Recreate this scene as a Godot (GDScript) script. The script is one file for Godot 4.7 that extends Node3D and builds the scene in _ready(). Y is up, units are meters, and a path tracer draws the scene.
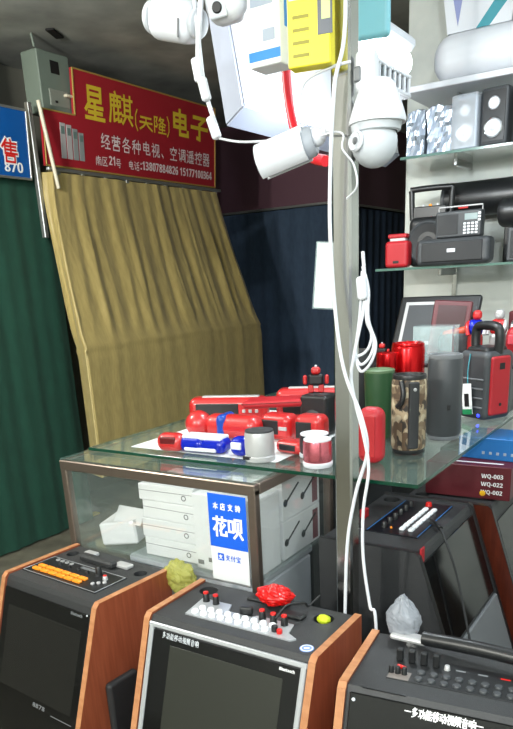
extends Node3D

var taken := {}
var mats := {}
var glyphs := {}
var rng := RandomNumberGenerator.new()

# ---------------------------------------------------------------- materials
func noise_tex(freq: float, size: int, sd: int, c0: Color, c1: Color, normal := false, kind := FastNoiseLite.TYPE_SIMPLEX, octaves := 4) -> NoiseTexture2D:
	var n := FastNoiseLite.new()
	n.noise_type = kind
	n.frequency = freq
	n.seed = sd
	n.fractal_octaves = octaves
	var t := NoiseTexture2D.new()
	t.width = size
	t.height = size
	t.seamless = true
	t.noise = n
	if normal:
		t.as_normal_map = true
		t.bump_strength = 4.0
	else:
		var g := Gradient.new()
		g.set_color(0, c0)
		g.set_color(1, c1)
		t.color_ramp = g
	return t

func mat(key: String, c: Color, rough := 0.5, metal := 0.0) -> StandardMaterial3D:
	if mats.has(key):
		return mats[key]
	var m := StandardMaterial3D.new()
	m.resource_name = key
	m.albedo_color = c
	m.roughness = rough
	m.metallic = metal
	mats[key] = m
	return m

func textured(m: StandardMaterial3D, t: Texture2D, s: Vector3, world := false) -> StandardMaterial3D:
	m.albedo_texture = t
	m.uv1_triplanar = true
	m.uv1_world_triplanar = world
	m.uv1_scale = s
	return m

func glassy(key: String, c: Color, alpha: float, rough := 0.02) -> StandardMaterial3D:
	var m := mat(key, Color(c.r, c.g, c.b, alpha), rough)
	m.transparency = BaseMaterial3D.TRANSPARENCY_ALPHA
	return m

func glow(key: String, c: Color, e: float) -> StandardMaterial3D:
	var m := mat(key, c, 0.6)
	m.emission_enabled = true
	m.emission = c
	m.emission_energy_multiplier = e
	return m

# ---------------------------------------------------------------- nodes
func numbered(called: String) -> String:
	taken[called] = taken.get(called, 0) + 1
	return called if taken[called] == 1 else "%s_%03d" % [called, taken[called] - 1]

func tag(o: Node, label: String, category := "", group := "") -> void:
	if label != "":
		o.set_meta("label", label)
	if category != "":
		o.set_meta("category", category)
	if group != "":
		o.set_meta("group", group)

func thing(called: String, label: String, category: String, at := Vector3.ZERO, yaw := 0.0, group := "") -> Node3D:
	var o := Node3D.new()
	o.name = numbered(called)
	add_child(o)
	o.position = at
	o.rotation_degrees.y = yaw
	tag(o, label, category, group)
	return o

func new_st() -> SurfaceTool:
	var s := SurfaceTool.new()
	s.begin(Mesh.PRIMITIVE_TRIANGLES)
	return s

func inst(called: String, m: Mesh, mt: Material, parent: Node, t := Transform3D.IDENTITY) -> MeshInstance3D:
	var o := MeshInstance3D.new()
	o.name = numbered(called) if parent == self else called
	o.mesh = m
	o.material_override = mt
	o.transform = t
	parent.add_child(o, true)
	return o

func obj(called: String, st: SurfaceTool, mt: Material, parent: Node = self, t := Transform3D.IDENTITY) -> MeshInstance3D:
	return inst(called, st.commit(), mt, parent, t)

func struct(called: String, st: SurfaceTool, mt: Material, parent: Node = self) -> MeshInstance3D:
	var o := obj(called, st, mt, parent)
	if parent == self:
		o.set_meta("kind", "structure")
	return o

func lab(o: Node, label: String) -> Node:
	o.set_meta("label", label)
	return o

func turn(p: Vector3, yaw := 0.0) -> Transform3D:
	return Transform3D(Basis(Vector3.UP, deg_to_rad(yaw)), p)

func rot(p: Vector3, ex: float, ey: float, ez: float) -> Transform3D:
	return Transform3D(Basis.from_euler(Vector3(deg_to_rad(ex), deg_to_rad(ey), deg_to_rad(ez))), p)

# ---------------------------------------------------------------- shapes
func tri(st: SurfaceTool, a: Vector3, b: Vector3, c: Vector3, na: Vector3, nb: Vector3, nc: Vector3, ua := Vector2.ZERO, ub := Vector2.ZERO, uc := Vector2.ZERO) -> void:
	var flip := (b - a).cross(c - a).dot(na + nb + nc) > 0.0
	st.set_normal(na); st.set_uv(ua); st.add_vertex(a)
	if flip:
		st.set_normal(nc); st.set_uv(uc); st.add_vertex(c)
		st.set_normal(nb); st.set_uv(ub); st.add_vertex(b)
	else:
		st.set_normal(nb); st.set_uv(ub); st.add_vertex(b)
		st.set_normal(nc); st.set_uv(uc); st.add_vertex(c)

# convex polygon, its normal pointing away from `inside`
func face(st: SurfaceTool, t: Transform3D, pts: Array, inside: Vector3) -> void:
	var p := []
	for q in pts:
		p.append(t * q)
	var n: Vector3 = (p[1] - p[0]).cross(p[2] - p[0]).normalized()
	var mid := Vector3.ZERO
	for q in p:
		mid += q / p.size()
	if n.dot(mid - t * inside) < 0.0:
		n = -n
	for k in range(1, p.size() - 1):
		tri(st, p[0], p[k], p[k + 1], n, n, n)

# box with chamfered edges, centred on c
func box(st: SurfaceTool, t: Transform3D, c: Vector3, size: Vector3, bv := 0.002) -> void:
	var h := size * 0.5
	bv = minf(bv, minf(h.x, minf(h.y, h.z)) * 0.9)
	var i := h - Vector3.ONE * bv
	for ax in 3:
		var a1 := (ax + 1) % 3
		var a2 := (ax + 2) % 3
		for s in [-1.0, 1.0]:
			var pts := []
			for k in [[-1, -1], [1, -1], [1, 1], [-1, 1]]:
				var v := Vector3.ZERO
				v[ax] = s * h[ax]
				v[a1] = k[0] * i[a1]
				v[a2] = k[1] * i[a2]
				pts.append(c + v)
			face(st, t, pts, c)
		for s1 in [-1.0, 1.0]:
			for s2 in [-1.0, 1.0]:
				var e := []
				for k in [[-1, 0], [1, 0], [1, 1], [-1, 1]]:
					var v := Vector3.ZERO
					v[ax] = k[0] * i[ax]
					v[a1] = s1 * (h[a1] if k[1] == 0 else i[a1])
					v[a2] = s2 * (i[a2] if k[1] == 0 else h[a2])
					e.append(c + v)
				face(st, t, e, c)
	for sx in [-1.0, 1.0]:
		for sy in [-1.0, 1.0]:
			for sz in [-1.0, 1.0]:
				var sg := Vector3(sx, sy, sz)
				face(st, t, [c + Vector3(h.x, i.y, i.z) * sg, c + Vector3(i.x, h.y, i.z) * sg, c + Vector3(i.x, i.y, h.z) * sg], c)

func box_of(t: Transform3D, c: Vector3, size: Vector3, bv := 0.002) -> SurfaceTool:
	var st := new_st()
	box(st, t, c, size, bv)
	return st

# box with round edges of radius r
func soft(st: SurfaceTool, t: Transform3D, c: Vector3, size: Vector3, r: float, n := 4) -> void:
	var h := size * 0.5
	r = minf(r, minf(h.x, minf(h.y, h.z)))
	var k := h - Vector3.ONE * r
	var lon := []
	for q in 4:
		for j in n + 1:
			var a := (q + float(j) / n) * PI / 2
			lon.append([a, Vector2(1 if q in [0, 3] else -1, 1 if q < 2 else -1)])
	lon.append([TAU, Vector2(1, 1)])
	var lat := []
	for j in n + 1:
		lat.append([-PI / 2 + float(j) / n * PI / 2, -1.0])
	for j in n + 1:
		lat.append([float(j) / n * PI / 2, 1.0])
	var P := []
	var N := []
	for la in lat:
		var rp := []
		var rn := []
		for lo in lon:
			var d := Vector3(cos(la[0]) * cos(lo[0]), sin(la[0]), cos(la[0]) * sin(lo[0]))
			rn.append((t.basis * d).normalized())
			rp.append(t * (c + Vector3(lo[1].x * k.x, la[1] * k.y, lo[1].y * k.z) + d * r))
		P.append(rp)
		N.append(rn)
	for a in lat.size() - 1:
		for b in lon.size() - 1:
			tri(st, P[a][b], P[a][b + 1], P[a + 1][b + 1], N[a][b], N[a][b + 1], N[a + 1][b + 1])
			tri(st, P[a][b], P[a + 1][b + 1], P[a + 1][b], N[a][b], N[a + 1][b + 1], N[a + 1][b])
	# caps
	for s in [-1.0, 1.0]:
		face(st, t, [c + Vector3(-k.x, s * h.y, -k.z), c + Vector3(k.x, s * h.y, -k.z), c + Vector3(k.x, s * h.y, k.z), c + Vector3(-k.x, s * h.y, k.z)], c)

func soft_of(t: Transform3D, c: Vector3, size: Vector3, r: float, n := 4) -> SurfaceTool:
	var st := new_st()
	soft(st, t, c, size, r, n)
	return st

# turned shape round the y axis, profile of Vector2(radius, y) from the bottom up or along any path
func lathe(st: SurfaceTool, t: Transform3D, prof: Array, seg := 24, sx := 1.0, sz := 1.0) -> void:
	var sn := []
	for k in prof.size() - 1:
		var d: Vector2 = prof[k + 1] - prof[k]
		sn.append(Vector2(d.y, -d.x).normalized())
	for k in prof.size() - 1:
		var p0: Vector2 = prof[k]
		var p1: Vector2 = prof[k + 1]
		if p0.distance_to(p1) < 1e-7:
			continue
		var n0: Vector2 = sn[k]
		var n1: Vector2 = sn[k]
		if k > 0 and sn[k - 1].dot(sn[k]) > 0.75:
			n0 = (sn[k - 1] + sn[k]).normalized()
		if k < prof.size() - 2 and sn[k + 1].dot(sn[k]) > 0.75:
			n1 = (sn[k + 1] + sn[k]).normalized()
		for j in seg:
			var a := TAU * j / seg
			var b := TAU * (j + 1) / seg
			var ca := Vector3(cos(a) * sx, 0, sin(a) * sz)
			var cb := Vector3(cos(b) * sx, 0, sin(b) * sz)
			var na := Vector3(cos(a) / sx, 0, sin(a) / sz).normalized()
			var nb := Vector3(cos(b) / sx, 0, sin(b) / sz).normalized()
			var A := t * (ca * p0.x + Vector3.UP * p0.y)
			var B := t * (cb * p0.x + Vector3.UP * p0.y)
			var Cc := t * (cb * p1.x + Vector3.UP * p1.y)
			var D := t * (ca * p1.x + Vector3.UP * p1.y)
			var nA := (t.basis * (na * n0.x + Vector3.UP * n0.y)).normalized()
			var nB := (t.basis * (nb * n0.x + Vector3.UP * n0.y)).normalized()
			var nC := (t.basis * (nb * n1.x + Vector3.UP * n1.y)).normalized()
			var nD := (t.basis * (na * n1.x + Vector3.UP * n1.y)).normalized()
			if p0.x > 1e-6:
				tri(st, A, B, Cc, nA, nB, nC)
			if p1.x > 1e-6:
				tri(st, A, Cc, D, nA, nC, nD)

func lathe_of(prof: Array, seg := 24, t := Transform3D.IDENTITY) -> SurfaceTool:
	var st := new_st()
	lathe(st, t, prof, seg)
	return st

func can_profile(r: float, h: float, bv: float, y0 := 0.0) -> Array:
	return [Vector2(0, y0), Vector2(r - bv, y0), Vector2(r - bv * 0.3, y0 + bv * 0.3), Vector2(r, y0 + bv), Vector2(r, y0 + h - bv), Vector2(r - bv * 0.3, y0 + h - bv * 0.3), Vector2(r - bv, y0 + h), Vector2(0, y0 + h)]

func ball_profile(r: float, c := 0.0, a0 := -90.0, a1 := 90.0, n := 10) -> Array:
	var p := []
	for k in n + 1:
		var a := deg_to_rad(lerpf(a0, a1, float(k) / n))
		p.append(Vector2(maxf(0.0, cos(a) * r), c + sin(a) * r))
	return p

# tube along a smooth path
func tube(st: SurfaceTool, pts: Array, r: float, sides := 8, steps := 6, smooth := true) -> void:
	var path := []
	if smooth and pts.size() > 2:
		for k in pts.size() - 1:
			var p0: Vector3 = pts[maxi(k - 1, 0)]
			var p1: Vector3 = pts[k]
			var p2: Vector3 = pts[k + 1]
			var p3: Vector3 = pts[mini(k + 2, pts.size() - 1)]
			for j in steps:
				path.append(p1.cubic_interpolate(p2, p0, p3, float(j) / steps))
		path.append(pts[-1])
	else:
		path = pts
	var rings := []
	var norms := []
	var up := Vector3.UP
	for k in path.size():
		var d: Vector3 = (path[mini(k + 1, path.size() - 1)] - path[maxi(k - 1, 0)]).normalized()
		if k == 0:
			up = Vector3.UP if absf(d.y) < 0.9 else Vector3.RIGHT
		var x := d.cross(up).normalized()
		up = x.cross(d).normalized()
		var ring := []
		var nr := []
		for j in sides:
			var a := TAU * j / sides
			var n := x * cos(a) + up * sin(a)
			nr.append(n)
			ring.append(path[k] + n * r)
		rings.append(ring)
		norms.append(nr)
	for k in path.size() - 1:
		for j in sides:
			var q := (j + 1) % sides
			tri(st, rings[k][j], rings[k][q], rings[k + 1][q], norms[k][j], norms[k][q], norms[k + 1][q])
			tri(st, rings[k][j], rings[k + 1][q], rings[k + 1][j], norms[k][j], norms[k + 1][q], norms[k + 1][j])
	for e in [0, path.size() - 1]:
		face(st, Transform3D.IDENTITY, rings[e], path[1] if e == 0 else path[e - 1])

func tube_of(pts: Array, r: float, sides := 8, steps := 6, smooth := true) -> SurfaceTool:
	var st := new_st()
	tube(st, pts, r, sides, steps, smooth)
	return st

# prism of a 2D outline (x, y) from z0 to z1, any simple polygon
func prism(st: SurfaceTool, t: Transform3D, poly: PackedVector2Array, z0: float, z1: float) -> void:
	var idx := Geometry2D.triangulate_polygon(poly)
	for s in [[z0, -1.0], [z1, 1.0]]:
		var n: Vector3 = (t.basis * Vector3(0, 0, s[1] * signf(z1 - z0))).normalized()
		for k in range(0, idx.size(), 3):
			var q := []
			for j in 3:
				q.append(t * Vector3(poly[idx[k + j]].x, poly[idx[k + j]].y, s[0]))
			tri(st, q[0], q[1], q[2], n, n, n)
	var ccw := not Geometry2D.is_polygon_clockwise(poly)
	for k in poly.size():
		var a := poly[k]
		var b := poly[(k + 1) % poly.size()]
		var d := (b - a).normalized()
		var n2 := Vector2(d.y, -d.x) if ccw else Vector2(-d.y, d.x)
		var n := (t.basis * Vector3(n2.x, n2.y, 0)).normalized()
		var A := t * Vector3(a.x, a.y, z0)
		var B := t * Vector3(b.x, b.y, z0)
		var Cc := t * Vector3(b.x, b.y, z1)
		var D := t * Vector3(a.x, a.y, z1)
		tri(st, A, B, Cc, n, n, n)
		tri(st, A, Cc, D, n, n, n)

func prism_of(t: Transform3D, poly: PackedVector2Array, z0: float, z1: float) -> SurfaceTool:
	var st := new_st()
	prism(st, t, poly, z0, z1)
	return st

# cloth: f(u, v) -> point, smooth, with a back layer
func cloth_of(f: Callable, nu: int, nv: int, thick := 0.003) -> SurfaceTool:
	var st := new_st()
	var P := []
	for a in nu + 1:
		var row := []
		for b in nv + 1:
			row.append(f.call(float(a) / nu, float(b) / nv))
		P.append(row)
	var N := []
	for a in nu + 1:
		var row := []
		for b in nv + 1:
			var du: Vector3 = P[mini(a + 1, nu)][b] - P[maxi(a - 1, 0)][b]
			var dv: Vector3 = P[a][mini(b + 1, nv)] - P[a][maxi(b - 1, 0)]
			row.append(du.cross(dv).normalized())
		N.append(row)
	for s in [1.0, -1.0]:
		var off := 0.0 if s > 0 else -thick
		for a in nu:
			for b in nv:
				var q := [[a, b], [a + 1, b], [a + 1, b + 1], [a, b + 1]]
				var p := []
				var n := []
				for k in q:
					n.append(N[k[0]][k[1]] * s)
					p.append(P[k[0]][k[1]] + N[k[0]][k[1]] * off)
				tri(st, p[0], p[1], p[2], n[0], n[1], n[2])
				tri(st, p[0], p[2], p[3], n[0], n[2], n[3])
	return st

# crumpled bag: squashed ball with creases, flat underneath at y = 0
func crumple(rad: Vector3, amp: float, freq: float, sd: int, nu := 40, nv := 24, knot := 0.0) -> SurfaceTool:
	var no := FastNoiseLite.new()
	no.seed = sd
	no.frequency = freq
	no.noise_type = FastNoiseLite.TYPE_CELLULAR
	no.cellular_return_type = FastNoiseLite.RETURN_DISTANCE2_SUB
	var st := new_st()
	var P := []
	for b in nv + 1:
		var row := []
		for a in nu + 1:
			var lo := TAU * (a % nu) / nu
			var la := -PI / 2 + PI * b / nv
			var d := Vector3(cos(la) * cos(lo), sin(la), cos(la) * sin(lo))
			var s := 1.0 + amp * (no.get_noise_3dv(d * 10.0))
			var p := d * rad * s
			if knot > 0.0 and d.y > 0.4:
				var k := (d.y - 0.4) / 0.6
				p.x *= 1.0 - 0.55 * k
				p.z *= 1.0 - 0.55 * k
				p.y *= 1.0 + knot * k
			p.y = maxf(p.y, -rad.y * 0.8) + rad.y * 0.8
			row.append(p)
		P.append(row)
	var mid := Vector3(0, rad.y * 0.7, 0)
	for b in nv:
		for a in nu:
			for q in [[P[b][a], P[b][a + 1], P[b + 1][a + 1]], [P[b][a], P[b + 1][a + 1], P[b + 1][a]]]:
				if (q[1] - q[0]).cross(q[2] - q[0]).length() > 1e-12:
					face(st, Transform3D.IDENTITY, q, mid)
	return st

# ---------------------------------------------------------------- lettering
func define_strokes() -> void:
	glyphs = {
		"星": [[4, 1, 12, 1, 12, 7, 4, 7, 4, 1], [4, 4, 12, 4], [4.5, 8, 2, 11.5], [3.5, 10, 13, 10], [8, 8, 8, 15.3], [4, 12.6, 12.5, 12.6], [2, 15.3, 14, 15.3]],
		"麒": [[4, .5, 4.5, 2], [1, 2.2, 8, 2.2], [1, 2.2, 1, 9, 0, 15], [2, 4.5, 7.5, 4.5], [3.3, 3, 3.3, 7], [5.5, 3, 5.5, 7], [2, 7, 7.5, 7, 7.5, 4.5], [3, 8.5, 3, 14.5, 5, 13.5], [3, 11, 5, 10.5], [6, 8, 6, 14.5, 8, 14, 8, 13], [6, 11, 8, 10], [9, 3, 16, 3], [10.5, 1, 10.5, 11], [14.5, 1, 14.5, 11], [10.5, 5.5, 14.5, 5.5], [10.5, 8, 14.5, 8], [8.8, 11, 16, 11], [11, 12, 9, 15], [13.5, 12, 15.8, 15]],
		"天": [[2, 3, 14, 3], [1, 8, 15, 8], [8, 3, 8, 8, 5, 12, 1, 15], [8, 8, 11, 12, 15, 15]],
		"隆": [[1.5, 1, 1.5, 15.5], [1.5, 1, 5, 1, 3.5, 5, 5, 8, 4, 10, 2.5, 10], [9, .5, 7, 4], [8.5, 2, 13, 2, 11, 5, 7, 7.5], [8, 3, 11, 5.5, 15, 7], [7.5, 9, 14, 9], [11, 7.5, 11, 15.3], [8.5, 8, 7, 11], [7.5, 12, 14, 12], [6.3, 15.3, 15.5, 15.3]],
		"电": [[3, 3, 13, 3, 13, 10, 3, 10, 3, 3], [3, 6.5, 13, 6.5], [8, .5, 8, 14, 15, 14, 15, 12]],
		"子": [[3, 2, 13, 2, 8, 6], [8, 6, 8, 14.5, 6, 14], [1, 8, 15, 8]],
		"经": [[4, .5, 1.5, 5, 4.5, 5], [6, 3, 1.5, 9.5, 6, 9], [1, 14, 6, 12.5], [8, 2, 14, 2, 11, 5, 7.5, 8], [10, 4.5, 15, 8], [8.5, 10, 14.5, 10], [11.5, 10, 11.5, 15], [7.5, 15, 15.5, 15]],
		"营": [[1, 2.5, 15, 2.5], [5, .5, 5, 4.2], [11, .5, 11, 4.2], [1.5, 8, 1.5, 5.5, 14.5, 5.5, 14.5, 7.5], [5, 7, 11, 7, 11, 9.5, 5, 9.5, 5, 7], [3, 11, 13, 11, 13, 15.5, 3, 15.5, 3, 11]],
		"各": [[7, .5, 2, 6], [6, 2.5, 12, 2.5, 8, 7, 1, 10], [5, 4, 9, 7.5, 15, 9.5], [4, 11, 12, 11, 12, 15.5, 4, 15.5, 4, 11]],
		"种": [[6, 1, 1, 3], [.5, 5.5, 7, 5.5], [3.8, 2.5, 3.8, 15.5], [3.8, 6, .5, 11], [3.8, 6.5, 6.8, 9.5], [8.5, 4.5, 15, 4.5, 15, 10, 8.5, 10, 8.5, 4.5], [11.7, 1, 11.7, 15.5]],
		"视": [[3, .5, 4.2, 2.2], [.8, 4, 6, 4, 1, 10], [3.8, 7, 3.8, 15.5], [4.5, 8, 6.3, 10], [8, 1.5, 14.5, 1.5, 14.5, 9.5], [8, 1.5, 8, 9.5], [11.2, 4, 11.2, 8.5, 9.5, 12.5, 6.5, 15.3], [12.3, 9, 12.3, 14.5, 15.5, 14.5, 15.5, 12]],
		"、": [[2, 11, 5, 14.5]],
		"空": [[8, .3, 8.3, 2], [1.5, 5, 1.5, 2.8, 14.5, 2.8, 14, 5], [6, 4, 2.5, 7.8], [10, 4, 13.5, 7], [4, 9, 12, 9], [8, 9, 8, 15], [1.5, 15, 14.5, 15]],
		"调": [[2, 1, 3.5, 3], [.5, 6, 3.2, 6, 3.2, 13.5, 5.3, 11.5], [7, 1.5, 15, 1.5, 15, 15, 13.5, 14.5], [7, 1.5, 7, 10, 5.8, 15], [9, 4, 13, 4], [11, 2.5, 11, 7], [8.7, 7, 13.3, 7], [9, 9, 13, 9, 13, 12.5, 9, 12.5, 9, 9]],
		"遥": [[2, 1, 3.5, 3], [.5, 6, 3, 6, 3, 12], [.5, 15.5, 3, 12.5, 6, 15, 15.5, 15], [14, .8, 6, 2], [7, 3, 8, 4.5], [10, 2.8, 10.5, 4.2], [14, 2.5, 12.5, 4.5], [7, 5.5, 5.5, 7.5], [6.5, 6, 14.5, 6], [5, 8.5, 15.5, 8.5], [10.3, 6, 10.3, 13], [6.5, 9.5, 6.5, 13, 14, 13, 14, 9.5]],
		"控": [[.5, 4, 6, 4], [3.5, 1, 3.5, 14.5, 2, 14], [.5, 10, 6, 8], [11, .5, 11.4, 2], [7, 4.5, 7, 2.7, 15.5, 2.7, 15.3, 4.5], [10, 4.5, 7.5, 8], [12.5, 4.5, 15, 7.5], [8, 9.3, 14.5, 9.3], [11.3, 9.3, 11.3, 15], [7, 15, 15.5, 15]],
		"器": [[2, 1, 6.5, 1, 6.5, 4.8, 2, 4.8, 2, 1], [9.5, 1, 14, 1, 14, 4.8, 9.5, 4.8, 9.5, 1], [.8, 7.5, 15.2, 7.5], [7.5, 5.5, 6, 9, 1, 11], [9, 8, 15, 11], [11, 5.5, 12, 6.7], [2, 11.5, 6.5, 11.5, 6.5, 15.3, 2, 15.3, 2, 11.5], [9.5, 11.5, 14, 11.5, 14, 15.3, 9.5, 15.3, 9.5, 11.5]],
		"南": [[2, 3, 14, 3], [8, .5, 8, 5.5], [1.5, 15.5, 1.5, 5.5, 14.5, 5.5, 14.5, 15, 13, 14.5], [5.5, 7, 6.5, 8.5], [10.5, 7, 9.5, 8.5], [4.5, 9, 11.5, 9], [4, 12, 12, 12], [8, 9, 8, 15.5]],
		"区": [[14, 1.5, 1.5, 1.5, 1.5, 15, 15, 15], [12, 4, 4.5, 12.5], [5, 5, 12.5, 12]],
		"号": [[4, 1, 12, 1, 12, 5, 4, 5, 4, 1], [1, 8, 15, 8], [5, 8, 4.3, 11, 12, 11, 11.5, 15, 9, 14.7]],
		"话": [[2, 1, 3.5, 3], [.5, 6, 3.2, 6, 3.2, 13.5, 5.3, 11.5], [14, 1, 7.5, 3], [6.5, 6, 15.5, 6], [11, 2, 11, 9.5], [8, 9.5, 14, 9.5, 14, 15, 8, 15, 8, 9.5]],
		"花": [[1, 3, 15, 3], [5, 1, 5, 5], [11, 1, 11, 5], [6, 5.5, 1, 11], [4, 8.5, 4, 15.5], [13.5, 6.5, 8, 11.5], [9, 6, 9, 14.5, 15, 14.5, 15, 12]],
		"呗": [[1, 3, 5.5, 3, 5.5, 11, 1, 11, 1, 3], [8, 1.5, 14.5, 1.5, 14.5, 10], [8, 1.5, 8, 10], [11.2, 4, 11.2, 9, 9.5, 12.5, 6.5, 15.3], [12, 11, 15.5, 15.3]],
		"本": [[1, 4.5, 15, 4.5], [8, .5, 8, 15.5], [8, 5, 1, 12.5], [8, 5, 15, 12.5], [5, 11.5, 11, 11.5]],
		"店": [[8, .3, 8.5, 2], [2, 2.5, 15, 2.5], [2, 2.5, 2, 9, .5, 15], [8.5, 4, 8.5, 9.5], [8.5, 6.3, 14, 6.3], [4.5, 9.5, 13, 9.5, 13, 15, 4.5, 15, 4.5, 9.5]],
		"支": [[1.5, 3.5, 14.5, 3.5], [8, .5, 8, 7], [3, 7, 12, 7, 8, 12, 1.5, 15.3], [4.5, 8, 9, 12.5, 15, 15.3]],
		"持": [[.5, 4, 6, 4], [3.5, 1, 3.5, 14.5, 2, 14], [.5, 10, 6, 8], [7.5, 3, 14.5, 3], [11, .8, 11, 6], [6.5, 6, 15.5, 6], [6.5, 9.5, 15.5, 9.5], [13, 7, 13, 15, 11.5, 14.5], [8.3, 11, 9.8, 13]],
		"付": [[5, .5, .8, 8], [3.3, 5, 3.3, 15.5], [6.5, 5, 15.5, 5], [12.5, 1, 12.5, 15, 10.5, 14.5], [7.8, 7.5, 9.5, 10.5]],
		"宝": [[8, .3, 8.3, 2], [1.5, 5, 1.5, 2.8, 14.5, 2.8, 14, 5], [3.5, 6.5, 12.5, 6.5], [8, 6.5, 8, 15], [4, 10.5, 12, 10.5], [2, 15, 14, 15], [10.5, 12, 12, 13.7]],
		"多": [[7.5, .5, 3, 4.5], [6.5, 2, 12, 2, 8, 5.5, 3, 7.5], [6, 3.5, 8, 5], [9.5, 6.5, 4, 11], [8.5, 8, 14, 8, 9, 12.5, 2, 15.5], [8, 9.7, 10, 11.3]],
		"功": [[1, 3, 7, 3], [4, 3, 4, 12], [.5, 13, 7.5, 11.5], [7.5, 5, 14.5, 5, 14, 14.5, 12, 14], [11, 1, 10.5, 9, 6, 15.3]],
		"能": [[4, .5, 1.5, 4, 6.5, 3.5], [5.5, 2, 7, 4.8], [1.5, 6.5, 1.5, 15.5], [1.5, 6.5, 6.5, 6.5, 6.5, 15, 5.2, 14.7], [1.5, 9.3, 6.5, 9.3], [1.5, 12, 6.5, 12], [10, 1, 10, 7, 15, 7, 15, 5.5], [14, 2, 10, 4.2], [10, 9, 10, 15, 15.2, 15, 15.2, 13], [14, 10, 10, 12]],
		"移": [[6, 1, 1, 3], [.5, 5.5, 7, 5.5], [3.8, 2.5, 3.8, 15.5], [3.8, 6, .5, 11], [3.8, 6.5, 6.8, 9.5], [11, .5, 8, 4], [10.5, 2, 14.5, 2, 11, 6, 7.5, 7.5], [10, 3.5, 11.5, 5], [12, 7, 8.5, 10.5], [11.5, 8.5, 15.3, 8.5, 12, 13, 7.5, 15.5], [11, 10, 12.5, 11.8]],
		"动": [[1.5, 2.5, 6.5, 2.5], [.5, 6, 7.5, 6], [3.5, 6, 1.3, 12, 6.8, 11], [5.5, 9, 7.2, 13], [8, 5, 15, 5, 14.5, 14.5, 12.5, 14], [11.3, 1, 11, 9, 7.5, 15.3]],
		"频": [[3.7, .5, 3.7, 6], [3.7, 3, 6.5, 3], [1.3, 3, 1.3, 6], [.5, 6, 7, 6], [3.7, 6.5, 3.7, 10], [1.8, 8, .7, 10.5], [6.5, 8, 4.5, 12.5, .8, 15.3], [8, 1.3, 15.5, 1.3], [11.5, 1.3, 11, 3.8], [8.8, 3.8, 14.7, 3.8, 14.7, 11.5], [8.8, 3.8, 8.8, 11.5], [11.7, 5.5, 11.7, 10, 8, 15.3], [12.3, 12, 15.3, 15.3]],
		"音": [[8, .3, 8.3, 2], [2.5, 2.8, 13.5, 2.8], [5, 3.5, 6, 6], [11, 3.5, 10, 6], [1, 6.6, 15, 6.6], [4, 8.7, 12, 8.7, 12, 15.3, 4, 15.3, 4, 8.7], [4, 12, 12, 12]],
		"响": [[.8, 3, 4.8, 3, 4.8, 11, .8, 11, .8, 3], [10.5, .5, 9.3, 3], [6.8, 15.5, 6.8, 3.3, 15.2, 3.3, 15.2, 15, 13.5, 14.5], [9, 6.5, 13, 6.5, 13, 11, 9, 11, 9, 6.5]],
		"售": [[5, .5, 1, 5.5], [3.5, 3, 3.5, 10], [4, 2.8, 14, 2.8], [8.7, .5, 9.3, 2.5], [4, 5, 13.5, 5], [4, 7.3, 13.5, 7.3], [8.8, 2.8, 8.8, 9.7], [3.5, 9.7, 14.5, 9.7], [4, 11.3, 12, 11.3, 12, 15.4, 4, 15.4, 4, 11.3]],
		"一": [[1, 8, 15, 8]],
		"(": [[13, -1, 10, 4, 10, 12, 13, 17]],
		")": [[3, -1, 6, 4, 6, 12, 3, 17]],
	}

# strokes of one sign in the plane of t: x right, y up, z off the surface; w, h of the whole sign
func glyph(st: SurfaceTool, t: Transform3D, key: String, x: float, y: float, w: float, h: float, sw: float, lift := 0.0) -> void:
	var n := 0
	for line in glyphs[key]:
		for k in range(0, line.size() - 3, 2):
			var a := Vector2(x + line[k] / 16.0 * w, y + h - line[k + 1] / 16.0 * h)
			var b := Vector2(x + line[k + 2] / 16.0 * w, y + h - line[k + 3] / 16.0 * h)
			var d := (b - a).normalized() * sw * 0.45
			var s := Vector2(-d.y, d.x).normalized() * sw * 0.5
			n += 1
			var z := 0.0006 + lift + n * 0.00002
			var q := []
			for p in [a - d + s, a - d - s, b + d - s, b + d + s]:
				q.append(Vector3(p.x, p.y, z))
			face(st, t, q, Vector3(a.x, a.y, -1))

# a line of text; each sign gets w and gap
func line_of(t: Transform3D, text: String, x: float, y: float, w: float, h: float, gap: float, sw: float, lift := 0.0) -> SurfaceTool:
	var st := new_st()
	for k in text.length():
		glyph(st, t, text[k], x + k * (w + gap), y, w, h, sw, lift)
	return st

func latin(called: String, text: String, mt: Material, parent: Node, t: Transform3D, height: float, width := 0.0, bold := true) -> MeshInstance3D:
	var f := SystemFont.new()
	f.font_names = PackedStringArray(["Droid Sans"])
	f.font_weight = 700 if bold else 400
	var m := TextMesh.new()
	m.font = f
	m.text = text
	m.font_size = 48
	m.pixel_size = height / 34.0
	m.depth = 0.0006
	m.curve_step = 2.0
	m.horizontal_alignment = HORIZONTAL_ALIGNMENT_LEFT
	m.vertical_alignment = VERTICAL_ALIGNMENT_BOTTOM
	var o := inst(called, m, mt, parent, t)
	if width > 0.0:
		var have := m.get_aabb().size.x
		if have > 0.0:
			o.transform = t * Transform3D(Basis.from_scale(Vector3(width / have, 1, 1)), Vector3.ZERO)
	return o

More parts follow.
